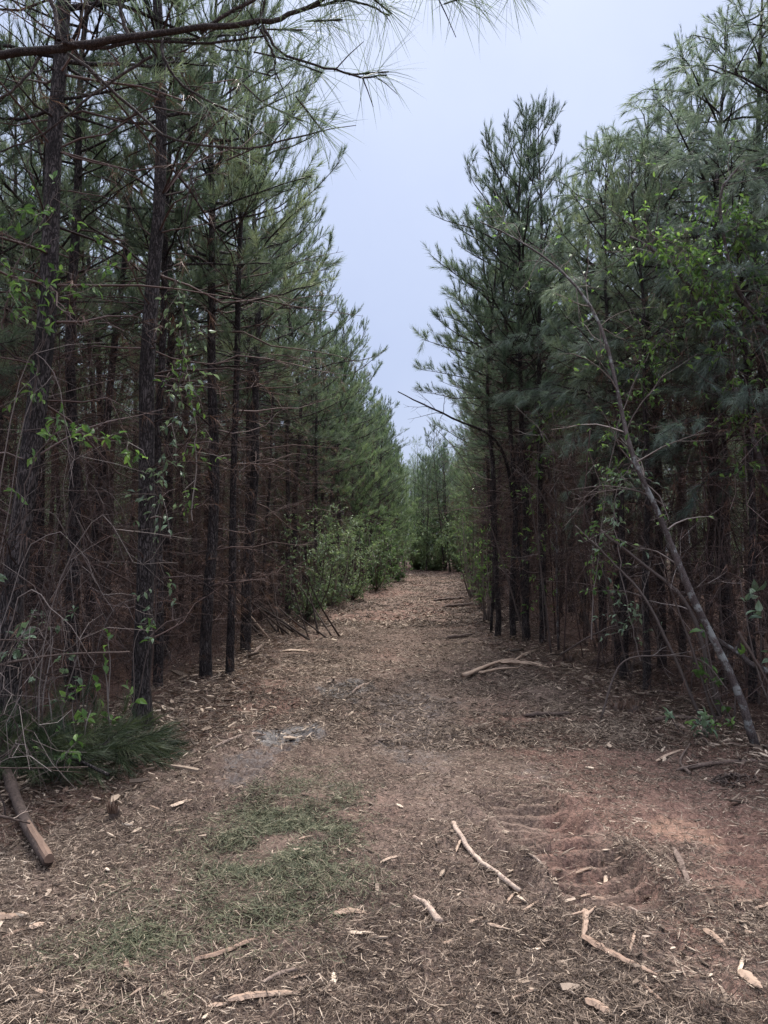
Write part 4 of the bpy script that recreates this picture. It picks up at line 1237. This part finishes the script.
# short log with a torn pale face at the left border
rg = np.random.default_rng(33)
a, b = gp(6, 800), gp(48, 870)
root = empty("short_log", ((a[0] + b[0]) / 2, (a[1] + b[1]) / 2, tz(*(a + b) / 2)))
O2 = np.array(root.location)
q = spline([(a[0], a[1], tz(*a) + .09), ((a[0] + b[0]) / 2, (a[1] + b[1]) / 2, tz(*(a + b) / 2) + .065), (b[0], b[1], tz(*b) + .045)], 12) - O2
mb = MB(); tubes(mb, q, np.full(12, .031) * rg.uniform(.85, 1.15, 12), 16, .2, cap=True, jag=.1, rg=rg); mb.obj("bark", M['stick'], root)
mb = MB(); q2 = q[5:].copy(); q2 += [.008, -.008, .017]; tubes(mb, q2, np.interp(np.arange(7), [0, 2, 6], [.006, .022, .025]), 9, .3, cap=True, jag=.2, rg=rg, smooth=False); mb.obj("torn_wood", W, root)
prop(root, "short log with a torn pale face at the left border", "log")
lying("torn_stub", "upright torn orange stub beside the short log", "stub", [(64, 800), (66, 797), (67, 794)], .018, .012, W, 35, 1.0, .35, .3, lift=.0)

# shredded stumps on the right edge, dark clods
for i, (px, py, r, h, lab) in enumerate([(633, 716, .045, .16, "shredded red brown stump standing on the right edge"), (619, 712, .05, .11, "low dark shredded stump just left of the red brown stump"),
                                         (570, 668, .05, .12, "dark shredded stump at the end of the pale split branch"), (114, 815, .03, .12, "splintered orange stub at the front of the cut boughs")]):
    rg = np.random.default_rng(950 + i)
    x, y = gp(px, py); root = empty("stump", (x, y, tz(x, y)))
    mb = MB(); tubes(mb, [(0, 0, -.05), (0, 0, h * .3), (.01, 0, h * .55)], [r * 1.2, r, r * .9], 9, .3, cap=True, jag=.15, rg=rg)
    mb.obj("base", M['stick'], root)
    mb = MB()
    for _ in range(16):
        aa = rg.random() * TAU; rr = r * rg.random() ** .5; s0 = np.array([rr * math.cos(aa), rr * math.sin(aa), h * .35])
        tip = s0 + [rr * .7 * math.cos(aa), rr * .7 * math.sin(aa), h * rg.uniform(.3, .75)]
        tubes(mb, [s0, (s0 + tip) / 2 + rg.normal(0, .005, 3), tip], [r * .22, r * .16, .001], 4, rg.uniform(0, .4))
    mb.obj("torn_fibre", M['wood'], root)
    prop(root, lab, "stump")
for i, (px, py, s, lab) in enumerate([(735, 781, .16, "dark clod of torn roots on the clay by right border"), (598, 672, .1, "dark root clod under the right stems")]):
    rg = np.random.default_rng(970 + i)
    x, y = gp(px, py); mb = MB()
    for _ in range(70):
        aa = rg.random() * TAU; rr = s * rg.random() ** .6
        c = np.array([rr * math.cos(aa), rr * .6 * math.sin(aa), .05 * (1 - rr / s)]); d = nrm(rg.normal(0, 1, 3) * [1, 1, .5]) * rg.uniform(.03, .09)
        tubes(mb, [c - d * .5, c + rg.normal(0, .01, 3) + [0, 0, .012], c + d * .5], [.004, .008, .002], 4, rg.uniform(0, .35))
    o = mb.obj("root_clod", M['stick'], loc=(x, y, tz(x, y))); prop(o, lab, "clod")

# leaning pole pile on the left edge
rg = np.random.default_rng(980)
for i in range(16):
    x = -2.65 + .09 * i + rg.normal(0, .03); y = 13.6 + rg.normal(0, .25)
    L = rg.uniform(1.0, 1.7)
    b = np.array([x + .45 + rg.normal(0, .1), y, tz(x + .45, y) - .02]); d = np.array([-.55 + rg.normal(0, .3), rg.normal(.15, .3), .7 + rg.normal(0, .15)])
    mb = MB(); pts = spline([(0, 0, 0), d * L * .5 + rg.normal(0, .02, 3), d * L], 8)
    tubes(mb, pts, np.linspace(rg.uniform(.014, .03), .010, 8), 7, .1 if i != 3 else .8, cap=True, jag=.1, rg=rg)
    o = mb.obj("leaning_pole", M['stick'] if i != 3 else W, loc=b)
    if i == 3: prop(o, "pale orange split pole leaning at the front of the pole pile", "pole", "poles leaning in a pile at the left edge")
    else: prop(o, "dark pole leaning in the pile against the left edge pines", "pole", "poles leaning in a pile at the left edge")

# ------------------------------------------------------------------ light
SUN_EL, SUN_AZ = math.radians(60), math.radians(12)
ld = bpy.data.lights.new("sun", 'SUN')
ld.energy = 1.5; ld.angle = math.radians(14); ld.color = (1.0, .94, .86)
sun = bpy.data.objects.new("sun", ld); COL.objects.link(sun)
sun.rotation_euler = (math.radians(90) - SUN_EL, 0, math.pi - SUN_AZ)
wd = bpy.data.worlds.new("World"); SC.world = wd; wd.use_nodes = True
nt = wd.node_tree; nt.nodes.clear()
sky = nt.nodes.new("ShaderNodeTexSky"); sky.sky_type = 'NISHITA'; sky.sun_disc = False
sky.sun_elevation = SUN_EL; sky.sun_rotation = SUN_AZ; sky.dust_density = 3.0
tc = nt.nodes.new("ShaderNodeTexCoord")
sep = nd(nt, "ShaderNodeSeparateXYZ", {0: tc.outputs["Generated"]})
grad = ramp(nt, sep.outputs[2], [(0, (.47, .47, .47)), (.25, (.50, .50, .50)), (.6, (.555, .555, .55)), (.78, (2.1, 2.0, 1.8)), (1.0, (3.9, 3.6, 3.0))])
cl = nd(nt, "ShaderNodeTexNoise", {"Vector": tc.outputs["Generated"], "Scale": 2.6, "Detail": 5, "Roughness": .5}).outputs[0]
clc = ramp(nt, cl, [(.3, (.90, .915, .95)), (.7, (1.08, 1.07, 1.03))])
over = mixc(nt, 1.0, mixc(nt, 1.0, (5.75, 6.65, 9.1), grad, 'MULTIPLY'), clc, 'MULTIPLY')
col = mixc(nt, .9, sky.outputs[0], over)
bg = nd(nt, "ShaderNodeBackground", {"Color": col, "Strength": .05})
wo = nt.nodes.new("ShaderNodeOutputWorld"); nt.links.new(bg.outputs[0], wo.inputs[0])

SC.view_settings.view_transform = 'Standard'
SC.view_settings.look = 'None'
SC.view_settings.exposure = 2.0
SC.view_settings.gamma = 1.0
SC.render.engine = 'CYCLES'
cy = SC.cycles
cy.max_bounces = 7; cy.diffuse_bounces = 5; cy.glossy_bounces = 2; cy.transmission_bounces = 3; cy.transparent_max_bounces = 4
cy.use_denoising = True
cy.denoiser = 'OPENIMAGEDENOISE'
cy.denoising_input_passes = 'RGB_ALBEDO_NORMAL'
cy.denoising_prefilter = 'NONE'
cy.caustics_reflective = False; cy.caustics_refractive = False
